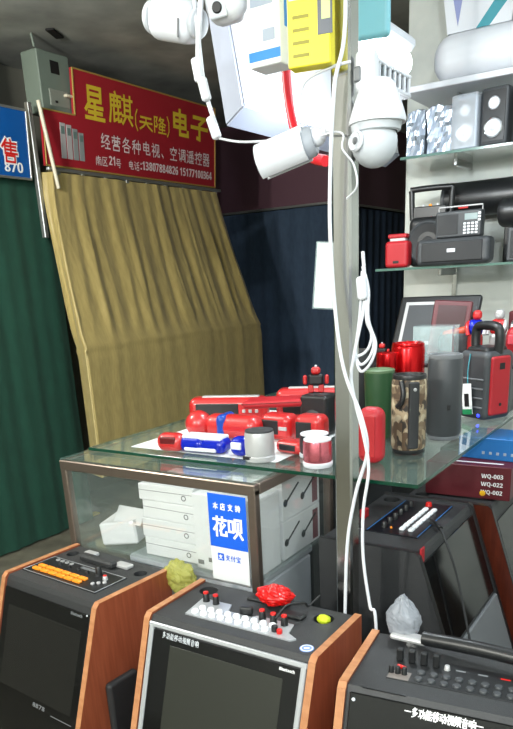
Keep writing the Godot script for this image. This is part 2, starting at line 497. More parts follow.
# ---------------------------------------------------------------- the scene
func _ready() -> void:
	rng.seed = 7
	# camera: the lens looks a little above its own axis, as in a picture cut from a taller one
	var cam := Camera3D.new()
	cam.name = "camera"
	cam.projection = Camera3D.PROJECTION_FRUSTUM
	cam.near = 0.05
	cam.far = 60.0
	cam.size = 0.05 * 2.0 * 364.5 / 696.0
	cam.frustum_offset = Vector2(0.0, 0.05 * 154.5 / 696.0)
	cam.transform = Transform3D(Basis(Vector3.UP, deg_to_rad(33.5)) * Basis(Vector3.RIGHT, deg_to_rad(-18.83)) * Basis(Vector3.BACK, deg_to_rad(-2.9)), Vector3(0, 1.5, 0))
	add_child(cam)
	cam.current = true
	var env := Environment.new()
	env.background_mode = Environment.BG_COLOR
	env.background_color = Color(0.02, 0.02, 0.025)
	env.tonemap_mode = Environment.TONE_MAPPER_LINEAR
	env.tonemap_exposure = 1.4
	env.sdfgi_enabled = true
	env.ssao_enabled = true
	env.ssil_enabled = true
	var we := WorldEnvironment.new()
	we.name = "surroundings"
	we.environment = env
	add_child(we)
	# tube lamps of the hall and of the shop, out of the picture
	tube_lamp("ceiling_tube_lamp", "long white tube lamp on the ceiling over the shop front", Vector3(0.45, 2.80, -0.55), 0.0, 1.2, 1.6, Color(0.93, 0.97, 1.0))
	tube_lamp("ceiling_tube_lamp", "long white tube lamp on the ceiling by the shop's back wall", Vector3(0.30, 2.80, -2.25), 0.0, 1.2, 1.9, Color(0.93, 0.97, 1.0))
	globe_lamp("added white globe fill lamp on a cord behind the shop front", Vector3(0.75, 2.40, 1.35), 3.6, Color(0.95, 0.98, 1.0))  # added fill lamp behind the camera, flattens the light over the shop
	globe_lamp("white globe lamp hanging on a cord over the aisle", Vector3(-2.65, 2.50, -1.15), 2.0, Color(1.0, 0.99, 0.96))
	globe_lamp("added white globe fill lamp on a cord near the aisle entrance", Vector3(-1.35, 2.40, 1.75), 5.0, Color(1.0, 0.99, 0.96))  # added unseen fill lamp, brightens the gold curtain and the ceiling
	define_strokes()
	make_materials()
	setting()
	opposite_stalls()
	display_case()
	glass_table()
	machines()
	table_goods()
	shelf_goods()
	overhead()
	pole_and_cables()

func tube_lamp(called: String, label: String, at: Vector3, yaw: float, length: float, e: float, c: Color) -> void:
	var o := thing(called, label, "lamp", at, yaw)
	obj("housing", box_of(Transform3D.IDENTITY, Vector3(0, 0.02, 0), Vector3(length + 0.06, 0.05, 0.09), 0.008), mat("lamp_housing", Color(0.85, 0.85, 0.85), 0.5), o)
	var st := new_st()
	lathe(st, rot(Vector3(length * 0.5, -0.022, 0), 0, 0, 90), can_profile(0.014, length, 0.003), 12)
	obj("tube", st, glow("lamp_tube", c, 3.0), o)
	var l := AreaLight3D.new()
	l.name = "tube_light"
	l.area_size = Vector2(length, 0.06)
	l.light_color = c
	l.light_energy = e
	l.shadow_enabled = true
	l.area_range = 12.0
	l.position = Vector3(0, -0.042, 0)
	l.rotation_degrees = Vector3(-90, 0, 0)
	o.add_child(l)

func globe_lamp(label: String, at: Vector3, e: float, c: Color) -> void:
	var o := thing("globe_lamp", label, "lamp", at)
	obj("globe", lathe_of(ball_profile(0.07), 24), glow("globe_glass", c, 6.0), o)
	obj("cap", lathe_of([Vector2(0.0, 0.055), Vector2(0.03, 0.055), Vector2(0.028, 0.10), Vector2(0.0, 0.11)], 16), mat("lamp_housing", Color(0.85, 0.85, 0.85), 0.5), o)
	obj("cord", tube_of([Vector3(0, 0.10, 0), Vector3(0, 2.849 - at.y, 0)], 0.004, 6, 1, false), mats.lamp_housing, o)
	var l := OmniLight3D.new()
	l.name = "globe_light"
	l.light_color = c
	l.light_energy = e
	l.light_size = 0.07
	l.omni_range = 14.0
	l.shadow_enabled = true
	o.add_child(l)

func make_materials() -> void:
	textured(mat("concrete", Color(1, 1, 1), 0.7), noise_tex(0.012, 512, 3, Color(0.30, 0.29, 0.25), Color(0.44, 0.43, 0.37)), Vector3.ONE * 0.6, true)
	textured(mat("ceiling_paint", Color(1, 1, 1), 0.9), noise_tex(0.009, 512, 11, Color(0.55, 0.565, 0.55), Color(0.72, 0.735, 0.71), false, FastNoiseLite.TYPE_SIMPLEX, 5), Vector3.ONE * 0.45, true)
	textured(mat("wall_paint", Color(1, 1, 1), 0.85), noise_tex(0.02, 256, 5, Color(0.74, 0.76, 0.74), Color(0.82, 0.83, 0.80)), Vector3.ONE * 0.8, true)
	mat("hall_wall", Color(0.42, 0.42, 0.38), 0.9)
	mat("tan_wall", Color(0.55, 0.50, 0.36), 0.9)
	var tan_m := textured(mat("tan_cloth", Color(1, 1, 1), 0.42), noise_tex(0.03, 256, 21, Color(0.63, 0.555, 0.335), Color(0.71, 0.635, 0.405)), Vector3(6, 1.2, 6), true)
	tan_m.rim_enabled = true
	tan_m.rim = 0.35
	var green_m := textured(mat("green_cloth", Color(1, 1, 1), 0.9), noise_tex(0.02, 256, 22, Color(0.05, 0.235, 0.18), Color(0.07, 0.27, 0.21)), Vector3(3, 1.0, 3), true)
	green_m.rim_enabled = true
	green_m.rim = 0.1
	textured(mat("navy_cloth", Color(1, 1, 1), 0.9), noise_tex(0.03, 256, 23, Color(0.25, 0.32, 0.41), Color(0.28, 0.36, 0.46)), Vector3(3, 1, 3), true)
	mat("purple_board", Color(0.44, 0.31, 0.36), 0.45)
	mat("sign_red", Color(0.66, 0.15, 0.19), 0.4)
	mat("sign_yellow", Color(0.90, 0.78, 0.22), 0.5)
	mat("sign_white", Color(0.93, 0.86, 0.86), 0.5)
	mat("sign_edge", Color(0.78, 0.66, 0.35), 0.4, 0.4)
	mat("sign_blue", Color(0.05, 0.33, 0.62), 0.4)
	mat("letter_red", Color(0.82, 0.12, 0.10), 0.5)
	mat("letter_white", Color(0.95, 0.95, 0.95), 0.5)
	mat("aluminium", Color(0.72, 0.73, 0.72), 0.35, 0.8)
	mat("cream_plastic", Color(0.86, 0.83, 0.74), 0.5)
	mat("meter_grey", Color(0.44, 0.49, 0.45), 0.5)
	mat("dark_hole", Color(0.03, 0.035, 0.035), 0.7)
	mat("steel", Color(0.70, 0.70, 0.69), 0.16, 1.0)
	mat("dark_steel", Color(0.52, 0.47, 0.43), 0.36, 0.85)
	mat("chrome", Color(0.85, 0.85, 0.85), 0.12, 1.0)
	mat("black_plastic", Color(0.10, 0.105, 0.11), 0.38)
	mat("black_matte", Color(0.13, 0.135, 0.14), 0.6)
	mat("grey_plastic", Color(0.23, 0.24, 0.25), 0.45)
	mat("mid_grey", Color(0.42, 0.43, 0.44), 0.5)
	mat("white_plastic", Color(0.82, 0.83, 0.85), 0.4)
	mat("soft_white", Color(0.76, 0.78, 0.80), 0.55)
	mat("paper_white", Color(0.86, 0.87, 0.87), 0.7)
	mat("screen_black", Color(0.045, 0.047, 0.05), 0.10)
	mat("lcd_grey", Color(0.16, 0.165, 0.145), 0.30)
	var vinyl := mat("black_vinyl", Color(0.17, 0.175, 0.18), 0.5)
	vinyl.normal_enabled = true
	vinyl.normal_texture = noise_tex(0.25, 256, 41, Color.BLACK, Color.WHITE, true)
	vinyl.normal_scale = 0.4
	vinyl.uv1_triplanar = true
	vinyl.uv1_scale = Vector3.ONE * 6.0
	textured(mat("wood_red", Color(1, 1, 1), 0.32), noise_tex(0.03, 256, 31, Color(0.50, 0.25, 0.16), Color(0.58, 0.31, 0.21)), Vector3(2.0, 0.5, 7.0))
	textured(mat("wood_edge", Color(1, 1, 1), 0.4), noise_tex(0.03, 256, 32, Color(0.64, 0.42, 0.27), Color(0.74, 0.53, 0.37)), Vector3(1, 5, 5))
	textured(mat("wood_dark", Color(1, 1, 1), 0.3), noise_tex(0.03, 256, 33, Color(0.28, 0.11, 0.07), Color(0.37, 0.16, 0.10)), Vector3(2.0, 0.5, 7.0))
	mat("silver_paint", Color(0.70, 0.71, 0.72), 0.35, 0.4)
	mat("orange_key", Color(0.93, 0.55, 0.12), 0.45)
	mat("white_key", Color(0.90, 0.91, 0.92), 0.35)
	mat("red_cap", Color(0.80, 0.10, 0.07), 0.4)
	mat("red_gloss", Color(0.72, 0.03, 0.04), 0.15).clearcoat_enabled = true
	mat("red_metal", Color(0.75, 0.06, 0.08), 0.22, 0.7)
	mat("red_rubber", Color(0.64, 0.09, 0.13), 0.5)
	mat("maroon_card", Color(0.32, 0.05, 0.09), 0.45)
	mat("blue_gloss", Color(0.03, 0.12, 0.62), 0.15)
	mat("blue_card", Color(0.12, 0.42, 0.68), 0.45)
	mat("pay_blue", Color(0.06, 0.36, 0.83), 0.45)
	mat("army_green", Color(0.13, 0.27, 0.15), 0.4)
	mat("pink_metal", Color(0.85, 0.45, 0.50), 0.2, 0.8)
	mat("silver_metal", Color(0.72, 0.72, 0.72), 0.4, 0.35)
	mat("yellow_card", Color(0.90, 0.85, 0.18), 0.45)
	mat("print_blue", Color(0.18, 0.50, 0.80), 0.45)
	mat("print_grey", Color(0.60, 0.64, 0.70), 0.5)
	mat("teal_card", Color(0.22, 0.55, 0.60), 0.5)
	mat("ink", Color(0.06, 0.06, 0.07), 0.5)
	glassy("clear_glass", Color(0.86, 0.95, 0.92), 0.03)
	glassy("table_glass", Color(0.75, 0.90, 0.84), 0.06)
	mat("glass_edge", Color(0.05, 0.22, 0.16), 0.15)
	glassy("acrylic", Color(0.85, 0.95, 0.95), 0.15)
	glassy("clear_film", Color(0.92, 0.94, 0.96), 0.28, 0.12)

func setting() -> void:
	var I := Transform3D.IDENTITY
	struct("floor", box_of(I, Vector3(-1.2, -0.05, -2.5), Vector3(7.0, 0.1, 11.4), 0.001), mats.concrete)
	struct("ceiling", box_of(I, Vector3(-1.2, 2.90, -2.5), Vector3(7.0, 0.1, 11.4), 0.001), mats.ceiling_paint)
	struct("wall_left", box_of(I, Vector3(-4.65, 1.425, -2.5), Vector3(0.1, 2.85, 11.4), 0.001), mats.hall_wall)
	struct("wall_right", box_of(I, Vector3(2.25, 1.425, -2.5), Vector3(0.1, 2.85, 11.4), 0.001), mats.wall_paint)
	struct("wall_far", box_of(I, Vector3(-1.2, 1.425, -8.15), Vector3(7.0, 2.85, 0.1), 0.001), mats.hall_wall)
	struct("wall_behind", box_of(I, Vector3(-1.2, 1.425, 3.15), Vector3(7.0, 2.85, 0.1), 0.001), mats.wall_paint)
	struct("wall_back", box_of(I, Vector3(0.45, 1.425, -3.38), Vector3(3.5, 2.85, 0.08), 0.004), mats.wall_paint)
	struct("trim_1", box_of(I, Vector3(-3.53, 0.006, -2.2), Vector3(0.05, 0.012, 2.2), 0.002), mat("yellow_strip", Color(0.70, 0.62, 0.18), 0.6))

func opposite_stalls() -> void:
	var I := Transform3D.IDENTITY
	# red sign over the gold curtain
	var s := thing("shop_sign", "red shop sign with yellow lettering above the gold curtain", "sign", Vector3(-3.38, 2.187, -3.107))
	var th := atan2(0.044, 0.545)
	s.basis = Basis(Vector3(0, 0, -1), Vector3(sin(th), cos(th), 0), Vector3(cos(th), -sin(th), 0))
	var outline := PackedVector2Array([Vector2(0, 0), Vector2(1.66, 0), Vector2(1.66, 0.53), Vector2(0.248, 0.53), Vector2(0.248, 0.288), Vector2(0, 0.288)])
	obj("board", prism_of(I, outline, -0.02, 0.0), mats.sign_red, s)
	var st := new_st()
	for e in [[Vector2(0, 0.284), Vector2(0.252, 0.292)], [Vector2(0.246, 0.288), Vector2(0.256, 0.53)], [Vector2(0.248, 0.524), Vector2(1.66, 0.532)], [Vector2(0, 0.0), Vector2(0.008, 0.288)], [Vector2(1.653, 0), Vector2(1.662, 0.53)], [Vector2(0, -0.002), Vector2(1.66, 0.008)]]:
		var a: Vector2 = e[0]
		var b: Vector2 = e[1]
		box(st, I, Vector3((a.x + b.x) / 2, (a.y + b.y) / 2, 0.0), Vector3(b.x - a.x, b.y - a.y, 0.008), 0.001)
	obj("edge_trim", st, mats.sign_edge, s)
	st = new_st()
	for g in [["星", 0.318, 0.285, 0.20, 0.18, 0.022], ["麒", 0.545, 0.288, 0.205, 0.178, 0.016], ["(", 0.725, 0.285, 0.09, 0.105, 0.009], ["天", 0.815, 0.288, 0.135, 0.09, 0.012], ["隆", 0.955, 0.288, 0.135, 0.098, 0.010], [")", 1.085, 0.285, 0.09, 0.105, 0.009], ["电", 1.14, 0.288, 0.20, 0.172, 0.024], ["子", 1.36, 0.288, 0.21, 0.172, 0.024]]:
		glyph(st, I, g[0], g[1], g[2], g[3], g[4], g[5], 0.001)
	obj("lettering", st, mats.sign_yellow, s)
	obj("lettering", line_of(I, "经营各种电视、", 0.452, 0.137, 0.083, 0.085, 0.0125, 0.0075, 0.001), mats.sign_white, s)
	obj("lettering", line_of(I, "空调遥控器", 1.1205, 0.137, 0.083, 0.085, 0.0125, 0.0075, 0.001), mats.sign_white, s)
	obj("lettering", line_of(I, "南", 0.40, 0.040, 0.05, 0.054, 0.006, 0.0048, 0.001), mats.sign_white, s)
	obj("lettering", line_of(I, "区", 0.456, 0.040, 0.05, 0.054, 0.006, 0.0048, 0.001), mats.sign_white, s)
	latin("number", "21", mats.sign_white, s, Transform3D(Basis.IDENTITY, Vector3(0.515, 0.034, 0.0015)), 0.05, 0.055)
	obj("lettering", line_of(I, "号", 0.578, 0.040, 0.05, 0.054, 0.006, 0.0048, 0.001), mats.sign_white, s)
	obj("lettering", line_of(I, "电", 0.695, 0.040, 0.05, 0.054, 0.006, 0.0048, 0.001), mats.sign_white, s)
	obj("lettering", line_of(I, "话", 0.751, 0.040, 0.05, 0.054, 0.006, 0.0048, 0.001), mats.sign_white, s)
	latin("number", ":13807884826 15177100364", mats.sign_white, s, Transform3D(Basis.IDENTITY, Vector3(0.81, 0.034, 0.0015)), 0.05, 0.80)
	for k in 4:
		var x: float = 0.125 + k * 0.048
		var h: float = [0.185, 0.18, 0.165, 0.15][k]
		var rc := obj("remote_picture", box_of(I, Vector3(x + 0.02, 0.05 + h / 2, 0.001), Vector3(0.04, h, 0.003), 0.001), mat("remote_grey_%d" % (k / 2), [Color(0.72, 0.70, 0.70), Color(0.58, 0.60, 0.60)][k / 2], 0.5), s)
		obj("display_picture", box_of(I, Vector3(x + 0.02, 0.05 + h * 0.8, 0.0027), Vector3(0.026, h * 0.22, 0.001), 0.0003), mat("remote_display", Color(0.42, 0.50, 0.48), 0.4), rc)
	# curtain rail with brackets
	var r := thing("curtain_rail", "pale metal curtain rail with small brackets under the red sign", "rail", Vector3(-3.345, 2.165, -3.1))
	obj("rail", box_of(I, Vector3(0, 0, -0.83), Vector3(0.022, 0.018, 1.70), 0.003), mats.aluminium, r)
	for k in 9:
		obj("bracket", box_of(I, Vector3(-0.01, -0.016, -0.06 - k * 0.195), Vector3(0.03, 0.022, 0.03), 0.003), mats.aluminium, r)
	# gold curtain, drawn out over a low counter
	var nz := FastNoiseLite.new()
	nz.seed = 4
	nz.frequency = 1.0
	var gold := func(u: float, v: float) -> Vector3:
		# v: 0 at the rail .. 0.5 ledge .. 1 hem;  u: left side, round the corner, along the front
		var upx := clampf(v / 0.56, 0.0, 1.0)
		var low := clampf((v - 0.56) / 0.44, 0.0, 1.0)
		var zt: float
		var xt: float
		var zl: float
		var xl: float
		if u < 0.1:
			var q := u / 0.1
			zt = -3.085 - 0.03 * q
			xt = -3.40 + 0.06 * q
			zl = lerpf(-2.99, -2.955, q)
			xl = lerpf(-3.20, -3.10, q)
		else:
			var q := (u - 0.1) / 0.9
			zt = lerpf(-3.115, -4.72, q)
			xt = -3.34
			zl = lerpf(-2.955, -4.86, q)
			xl = -3.09
		var bulge := pow(upx, 1.25)
		var p := Vector3(lerpf(xt, xl, bulge), lerpf(2.15, 1.17, upx), lerpf(zt, zl, pow(upx, 0.8)))
		var round_off := 0.0
		if low > 0.0:
			p.y = 1.17 - low * 0.77
			p.x = xl + 0.012 * minf(1.0, low * 12.0)
		elif upx > 0.93:
			round_off = (upx - 0.93) / 0.07
			p.x += 0.010 * round_off
		var s2 := u * 2.0
		var ph := u * 44.0 + 2.6 * sin(u * 7.0) + 1.4 * nz.get_noise_2d(u * 3.0, v * 0.5)
		var fold := 1.0 - 2.0 * pow(absf(sin(ph * 0.5)), 0.7)
		fold = fold * (0.55 + 0.45 * nz.get_noise_2d(u * 5.0 + 3.0, v * 0.4)) + 0.35 * sin(u * 97.0 + 2.5 * nz.get_noise_2d(u * 6.0 + 9.0, v * 1.5))
		fold += 0.8 * nz.get_noise_2d(s2 * 3.0, v * 1.6 + 5.0)
		var amp: float = lerpf(0.009, 0.016, smoothstep(0.0, 0.5, upx)) * (1.0 - 0.80 * smoothstep(0.80, 1.0, upx))
		if low > 0.0:
			amp = 0.0032
		if u < 0.1:
			p.z += fold * amp * 0.5
		else:
			p.x += fold * amp
		return p
	tag(obj("gold_curtain", cloth_of(gold, 260, 90), mats.tan_cloth), "gold satin curtain drawn over a closed stall under the red sign", "curtain")
	tag(obj("curtain_piping", tube_of([Vector3(-3.086, 1.168, -2.952), Vector3(-3.084, 0.80, -2.951), Vector3(-3.084, 0.42, -2.951)], 0.006, 8, 3), mat("piping_gold", Color(0.74, 0.67, 0.46), 0.5)), "pale gold piping down the corner of the gold curtain", "piping")
	# green curtain and blue sign
	var grn := func(u: float, v: float) -> Vector3:
		var z := lerpf(-1.7, -3.16, u)
		return Vector3(-3.45 + 0.006 * sin(u * 34.0 + 0.8 * sin(v * 2.0)) * (0.4 + 0.6 * v) + 0.003 * sin(u * 80.0 + v), lerpf(2.13, 0.012, v), z - 0.02 * v * u)
	tag(obj("green_curtain", cloth_of(grn, 140, 24), mats.green_cloth), "dark green cloth curtain hanging below the blue sign", "curtain")
	var b := thing("blue_sign", "blue shop sign with white rim above the green curtain", "sign", Vector3(-3.40, 2.105, -1.98))
	b.basis = Basis(Vector3(0, 0, -1), Vector3(sin(th), cos(th), 0), Vector3(cos(th), -sin(th), 0))
	obj("board", box_of(I, Vector3(0.51, 0.175, -0.01), Vector3(1.02, 0.34, 0.02), 0.002), mats.sign_blue, b)
	st = new_st()
	for e in [[Vector3(0.51, 0.345, 0), Vector3(1.03, 0.012, 0.012)], [Vector3(0.51, 0.003, 0), Vector3(1.03, 0.012, 0.012)], [Vector3(1.022, 0.175, 0), Vector3(0.012, 0.34, 0.012)]]:
		box(st, I, e[0], e[1], 0.002)
	obj("edge_trim", st, mats.aluminium, b)
	st = new_st()
	glyph(st, I, "售", 0.83, 0.075, 0.115, 0.115, 0.026, 0.001)
	obj("letter_outline", st, mats.letter_white, b)
	st = new_st()
	glyph(st, I, "售", 0.83, 0.075, 0.115, 0.115, 0.011, 0.003)
	obj("lettering", st, mats.letter_red, b)
	latin("number", "870", mats.letter_white, b, Transform3D(Basis.IDENTITY, Vector3(0.84, 0.012, 0.0015)), 0.05, 0.125)
	# meter box and what surrounds it
	var mb := thing("meter_box", "grey metal electricity meter box beside the red sign", "box", Vector3(-3.40, 2.47, -3.15))
	obj("case", box_of(I, Vector3(-0.05, 0.155, -0.115), Vector3(0.13, 0.31, 0.24), 0.006), mats.meter_grey, mb)
	obj("window", box_of(I, Vector3(0.0145, 0.235, -0.12), Vector3(0.004, 0.065, 0.065), 0.001), mats.dark_hole, mb)
	obj("switch_plate", box_of(I, Vector3(0.016, 0.08, -0.13), Vector3(0.008, 0.085, 0.15), 0.003), mat("plate_grey", Color(0.52, 0.54, 0.50), 0.5), mb)
	obj("switch_lever", box_of(I, Vector3(0.03, 0.10, -0.185), Vector3(0.03, 0.014, 0.05), 0.004), mats.cream_plastic, mb)
	obj("keyhole", box_of(I, Vector3(0.021, 0.06, -0.10), Vector3(0.003, 0.012, 0.02), 0.001), mats.dark_hole, mb)
	tag(obj("conduit_pipe", tube_of([Vector3(-3.40, 2.785, -3.15), Vector3(-3.40, 2.848, -3.14)], 0.007, 8, 1, false), mats.meter_grey), "thin grey conduit pipe from the meter box to the ceiling", "pipe")
	tag(obj("ceiling_blotch", soft_of(rot(Vector3(-3.30, 2.843, -3.22), 0, 25, 0), Vector3.ZERO, Vector3(0.05, 0.012, 0.15), 0.006, 2), mats.dark_hole), "dark irregular blotch on the ceiling above the meter box", "plate")  # dark blotch on the ceiling, built as a thin raised plate
	st = new_st()
	box(st, I, Vector3(-3.40, 2.15, -3.05), Vector3(0.03, 0.70, 0.03), 0.003)
	tag(obj("corner_post", st, mats.aluminium), "short slim metal post between the green and the gold curtain", "post")
	st = new_st()
	tube(st, [Vector3(-3.325, 2.50, -3.06), Vector3(-3.31, 2.06, -3.115)], 0.012, 6, 1, false)
	tag(obj("leaning_bar", st, mats.cream_plastic), "short pale bar leaning beside the red sign's left edge", "bar")
	struct("wall_stall", box_of(I, Vector3(-3.75, 2.50, -2.35), Vector3(0.1, 0.70, 1.25), 0.003), mats.tan_wall)
	struct("wall_stall_back", box_of(I, Vector3(-4.0, 1.425, -3.0), Vector3(0.05, 2.85, 2.6), 0.003), mats.hall_wall)
	# dark stall across the cross aisle
	var navy_a := func(u: float, v: float) -> Vector3:
		return Vector3(lerpf(-4.55, -3.0, u), lerpf(2.108, 0.01, v), -6.0 + 0.006 * sin(u * 60.0 + sin(v * 3.0)))
	tag(obj("navy_curtain", cloth_of(navy_a, 160, 10), mats.navy_cloth), "dark navy curtain to the left of the far stall's corner", "curtain")
	var navy_b := func(u: float, v: float) -> Vector3:
		return Vector3(-3.0 + 0.006 * sin(u * 80.0 + sin(v * 3.0)), lerpf(2.108, 0.01, v), lerpf(-6.0, -8.05, u))
	tag(obj("navy_curtain", cloth_of(navy_b, 160, 10), mats.navy_cloth), "dark navy curtain round the side of the far stall", "curtain")
	var hd := thing("stall_fascia", "dark purple fascia board above the navy curtains", "fascia", Vector3(-3.0, 2.12, -6.0))
	obj("front_board", box_of(I, Vector3(-0.78, 0.365, 0.02), Vector3(1.62, 0.73, 0.04), 0.004), mats.purple_board, hd)
	obj("side_board", box_of(I, Vector3(0.02, 0.365, -1.02), Vector3(0.04, 0.73, 2.03), 0.004), mats.purple_board, hd)
	obj("lower_rail", box_of(I, Vector3(-0.78, 0.0, 0.045), Vector3(1.62, 0.02, 0.012), 0.002), mats.aluminium, hd)
	obj("lower_rail", box_of(I, Vector3(0.045, 0.0, -1.02), Vector3(0.012, 0.02, 2.03), 0.002), mats.aluminium, hd)

func display_case() -> void:
	var I := Transform3D.IDENTITY
	var x0 := -1.735
	var x1 := -0.985
	var z0 := -1.485
	var z1 := -1.95
	var o := thing("display_case", "glass display case with steel frame holding white boxes", "display case", Vector3((x0 + x1) / 2, 0, (z0 + z1) / 2))
	var w := (x1 - x0) / 2
	var d := (z0 - z1) / 2
	var tb := 0.026
	for sx in [-1, 1]:
		for sz in [-1, 1]:
			obj("post", box_of(I, Vector3(sx * (w - tb / 2), 0.485, sz * (d - tb / 2)), Vector3(tb, 0.97, tb), 0.003), mats.dark_steel, o)
	for y in [0.970, 0.06]:
		for s in [-1, 1]:
			obj("rail", box_of(I, Vector3(0, y, s * (d - tb / 2)), Vector3(w * 2, 0.032, tb + 0.002), 0.003), mats.dark_steel, o)
			obj("rail", box_of(I, Vector3(s * (w - tb / 2), y, 0), Vector3(tb + 0.002, 0.032, d * 2 - tb * 2), 0.003), mats.dark_steel, o)
	obj("glass_pane", box_of(I, Vector3(0, 0.515, d - 0.010), Vector3(w * 2 - tb * 2, 0.88, 0.004), 0.0005), mats.clear_glass, o)
	for s in [-1, 1]:
		obj("glass_pane", box_of(I, Vector3(s * (w - 0.010), 0.515, 0), Vector3(0.004, 0.88, d * 2 - tb * 2), 0.0005), mats.clear_glass, o)
	obj("top_pane", box_of(I, Vector3(0, 0.989, 0), Vector3(w * 2 - 0.004, 0.006, d * 2 - 0.004), 0.001), mats.table_glass, o)
	obj("shelf_board", box_of(I, Vector3(0, 0.682, -0.005), Vector3(w * 2 - tb * 2 - 0.004, 0.008, d * 2 - tb * 2 - 0.02), 0.001), mats.table_glass, o)
	obj("bottom_board", box_of(I, Vector3(0, 0.08, 0), Vector3(w * 2 - tb, 0.02, d * 2 - tb), 0.002), mats.soft_white, o)
	# boxes in the case
	var ys := 0.6862
	var hs := [0.062, 0.062, 0.060, 0.052]
	var names := ["lowest", "second from the bottom", "third from the bottom", "topmost"]
	for k in 4:
		var c := thing("white_box", "flat white box with round logo, %s of the stack in the case" % names[k], "box", Vector3(-1.352 + [0.0, -0.006, 0.004, -0.008][k], ys, -1.65), [0.0, 1.0, -1.0, 2.0][k], "flat white boxes stacked in the case")
		obj("carton", box_of(I, Vector3(0, hs[k] / 2, 0), Vector3(0.21, hs[k] - 0.0006, 0.20), 0.002), mats.paper_white, c)
		obj("lid_seam", box_of(I, Vector3(0, hs[k] * 0.62, 0), Vector3(0.212, 0.0015, 0.202), 0.0003), mats.mid_grey, c)
		obj("logo", lathe_of([Vector2(0.009, 0.1005), Vector2(0.009, 0.1012), Vector2(0.006, 0.1012), Vector2(0.006, 0.1005)], 18, rot(Vector3(0.07, hs[k] * 0.4, 0), 90, 0, 0)), mats.mid_grey, c)
		ys += hs[k] + 0.0006
	var tall := thing("white_box", "tall plain white box behind the blue payment placard", "box", Vector3(-1.130, 0.6862, -1.60))
	obj("carton", box_of(I, Vector3(0, 0.118, 0), Vector3(0.215, 0.236, 0.14), 0.002), mats.paper_white, tall)
	for k in 5:
		obj("print_mark", box_of(I, Vector3(-0.09 + k * 0.04, 0.022 + 0.012 * (k % 2), 0.0702), Vector3(0.022, 0.014, 0.0006), 0.0002), mats.mid_grey, tall)
	for k in 2:
		var c := thing("product_box", ["white box printed with a black rod, lower one at the case's end", "white box printed with a black rod, upper one at the case's end"][k], "box", Vector3(-1.13, 0.6862 + k * 0.126, -1.805), 0.0)
		obj("carton", box_of(I, Vector3(0, 0.0625, 0), Vector3(0.215, 0.124, 0.235), 0.002), mats.paper_white, c)
		var st := new_st()
		for q in [[-0.05, 0.02], [0.055, 0.025]]:
			tube(st, [Vector3(0.1078, 0.03 + q[1], q[0] + 0.045), Vector3(0.1078, 0.075 + q[1], q[0] - 0.035)], 0.0035, 6, 1, false)
		obj("rod_picture", st, mats.ink, c)
		for q in [[-0.05, 0.02], [0.055, 0.025]]:
			obj("dial_picture", lathe_of(can_profile(0.012, 0.0015, 0.0005), 16, rot(Vector3(0.1073, 0.03 + q[1], q[0] + 0.045), 0, 0, -90)), mats.ink, c)
		obj("side_print", box_of(I, Vector3(0.1078, 0.06, -0.085), Vector3(0.0008, 0.10, 0.035), 0.0002), mat("print_wine", Color(0.45, 0.22, 0.26), 0.5), c)
	var cr := thing("white_box", "small crushed white box lying in the left of the case", "box", Vector3(-1.60, 0.6862, -1.62), 18)
	obj("carton", box_of(rot(Vector3(0, 0.047, 0), 0, 0, 6), Vector3.ZERO, Vector3(0.13, 0.078, 0.14), 0.006), mats.paper_white, cr)
	obj("flap", box_of(rot(Vector3(0.03, 0.10, 0.03), 18, 10, -14), Vector3.ZERO, Vector3(0.09, 0.003, 0.09), 0.001), mats.paper_white, cr)
	var lw := thing("white_box", "large white foam box in the bottom of the case", "box", Vector3(-1.30, 0.091, -1.74))
	obj("carton", box_of(I, Vector3(0, 0.272, 0), Vector3(0.50, 0.542, 0.34), 0.01), mats.soft_white, lw)
	obj("lid", box_of(I, Vector3(0, 0.557, 0), Vector3(0.51, 0.03, 0.35), 0.008), mats.soft_white, lw)
	# placard on the front glass
	var p := thing("payment_placard", "blue and white payment placard on the case's front glass", "placard", Vector3(-1.077, 0.69, -1.482))
	obj("card", box_of(I, Vector3(0, 0.13, 0), Vector3(0.128, 0.26, 0.003), 0.0008), mats.paper_white, p)
	obj("blue_panel", box_of(I, Vector3(0, 0.181, 0.0012), Vector3(0.128, 0.158, 0.002), 0.0005), mats.pay_blue, p)
	var F := Transform3D(Basis.IDENTITY, Vector3(0, 0, 0.0022))
	obj("lettering", line_of(F, "本店支持", -0.046, 0.215, 0.017, 0.020, 0.008, 0.0024), mats.letter_white, p)
	obj("lettering", line_of(F, "花", -0.050, 0.135, 0.048, 0.062, 0.004, 0.0075), mats.letter_white, p)
	obj("lettering", line_of(F, "呗", 0.002, 0.135, 0.048, 0.062, 0.004, 0.0075), mats.letter_white, p)
	obj("logo", box_of(F, Vector3(-0.030, 0.073, 0), Vector3(0.022, 0.022, 0.001), 0.0004), mats.pay_blue, p)
	var G := Transform3D(Basis.IDENTITY, Vector3(0, 0, 0.003))
	obj("logo_letter", line_of(G, "支", -0.037, 0.066, 0.014, 0.014, 0, 0.002), mats.letter_white, p)
	var G2 := Transform3D(Basis.IDENTITY, Vector3(0, 0, 0.0016))
	obj("lettering", line_of(G2, "支付宝", -0.014, 0.064, 0.016, 0.018, 0.002, 0.0022), mats.pay_blue, p)

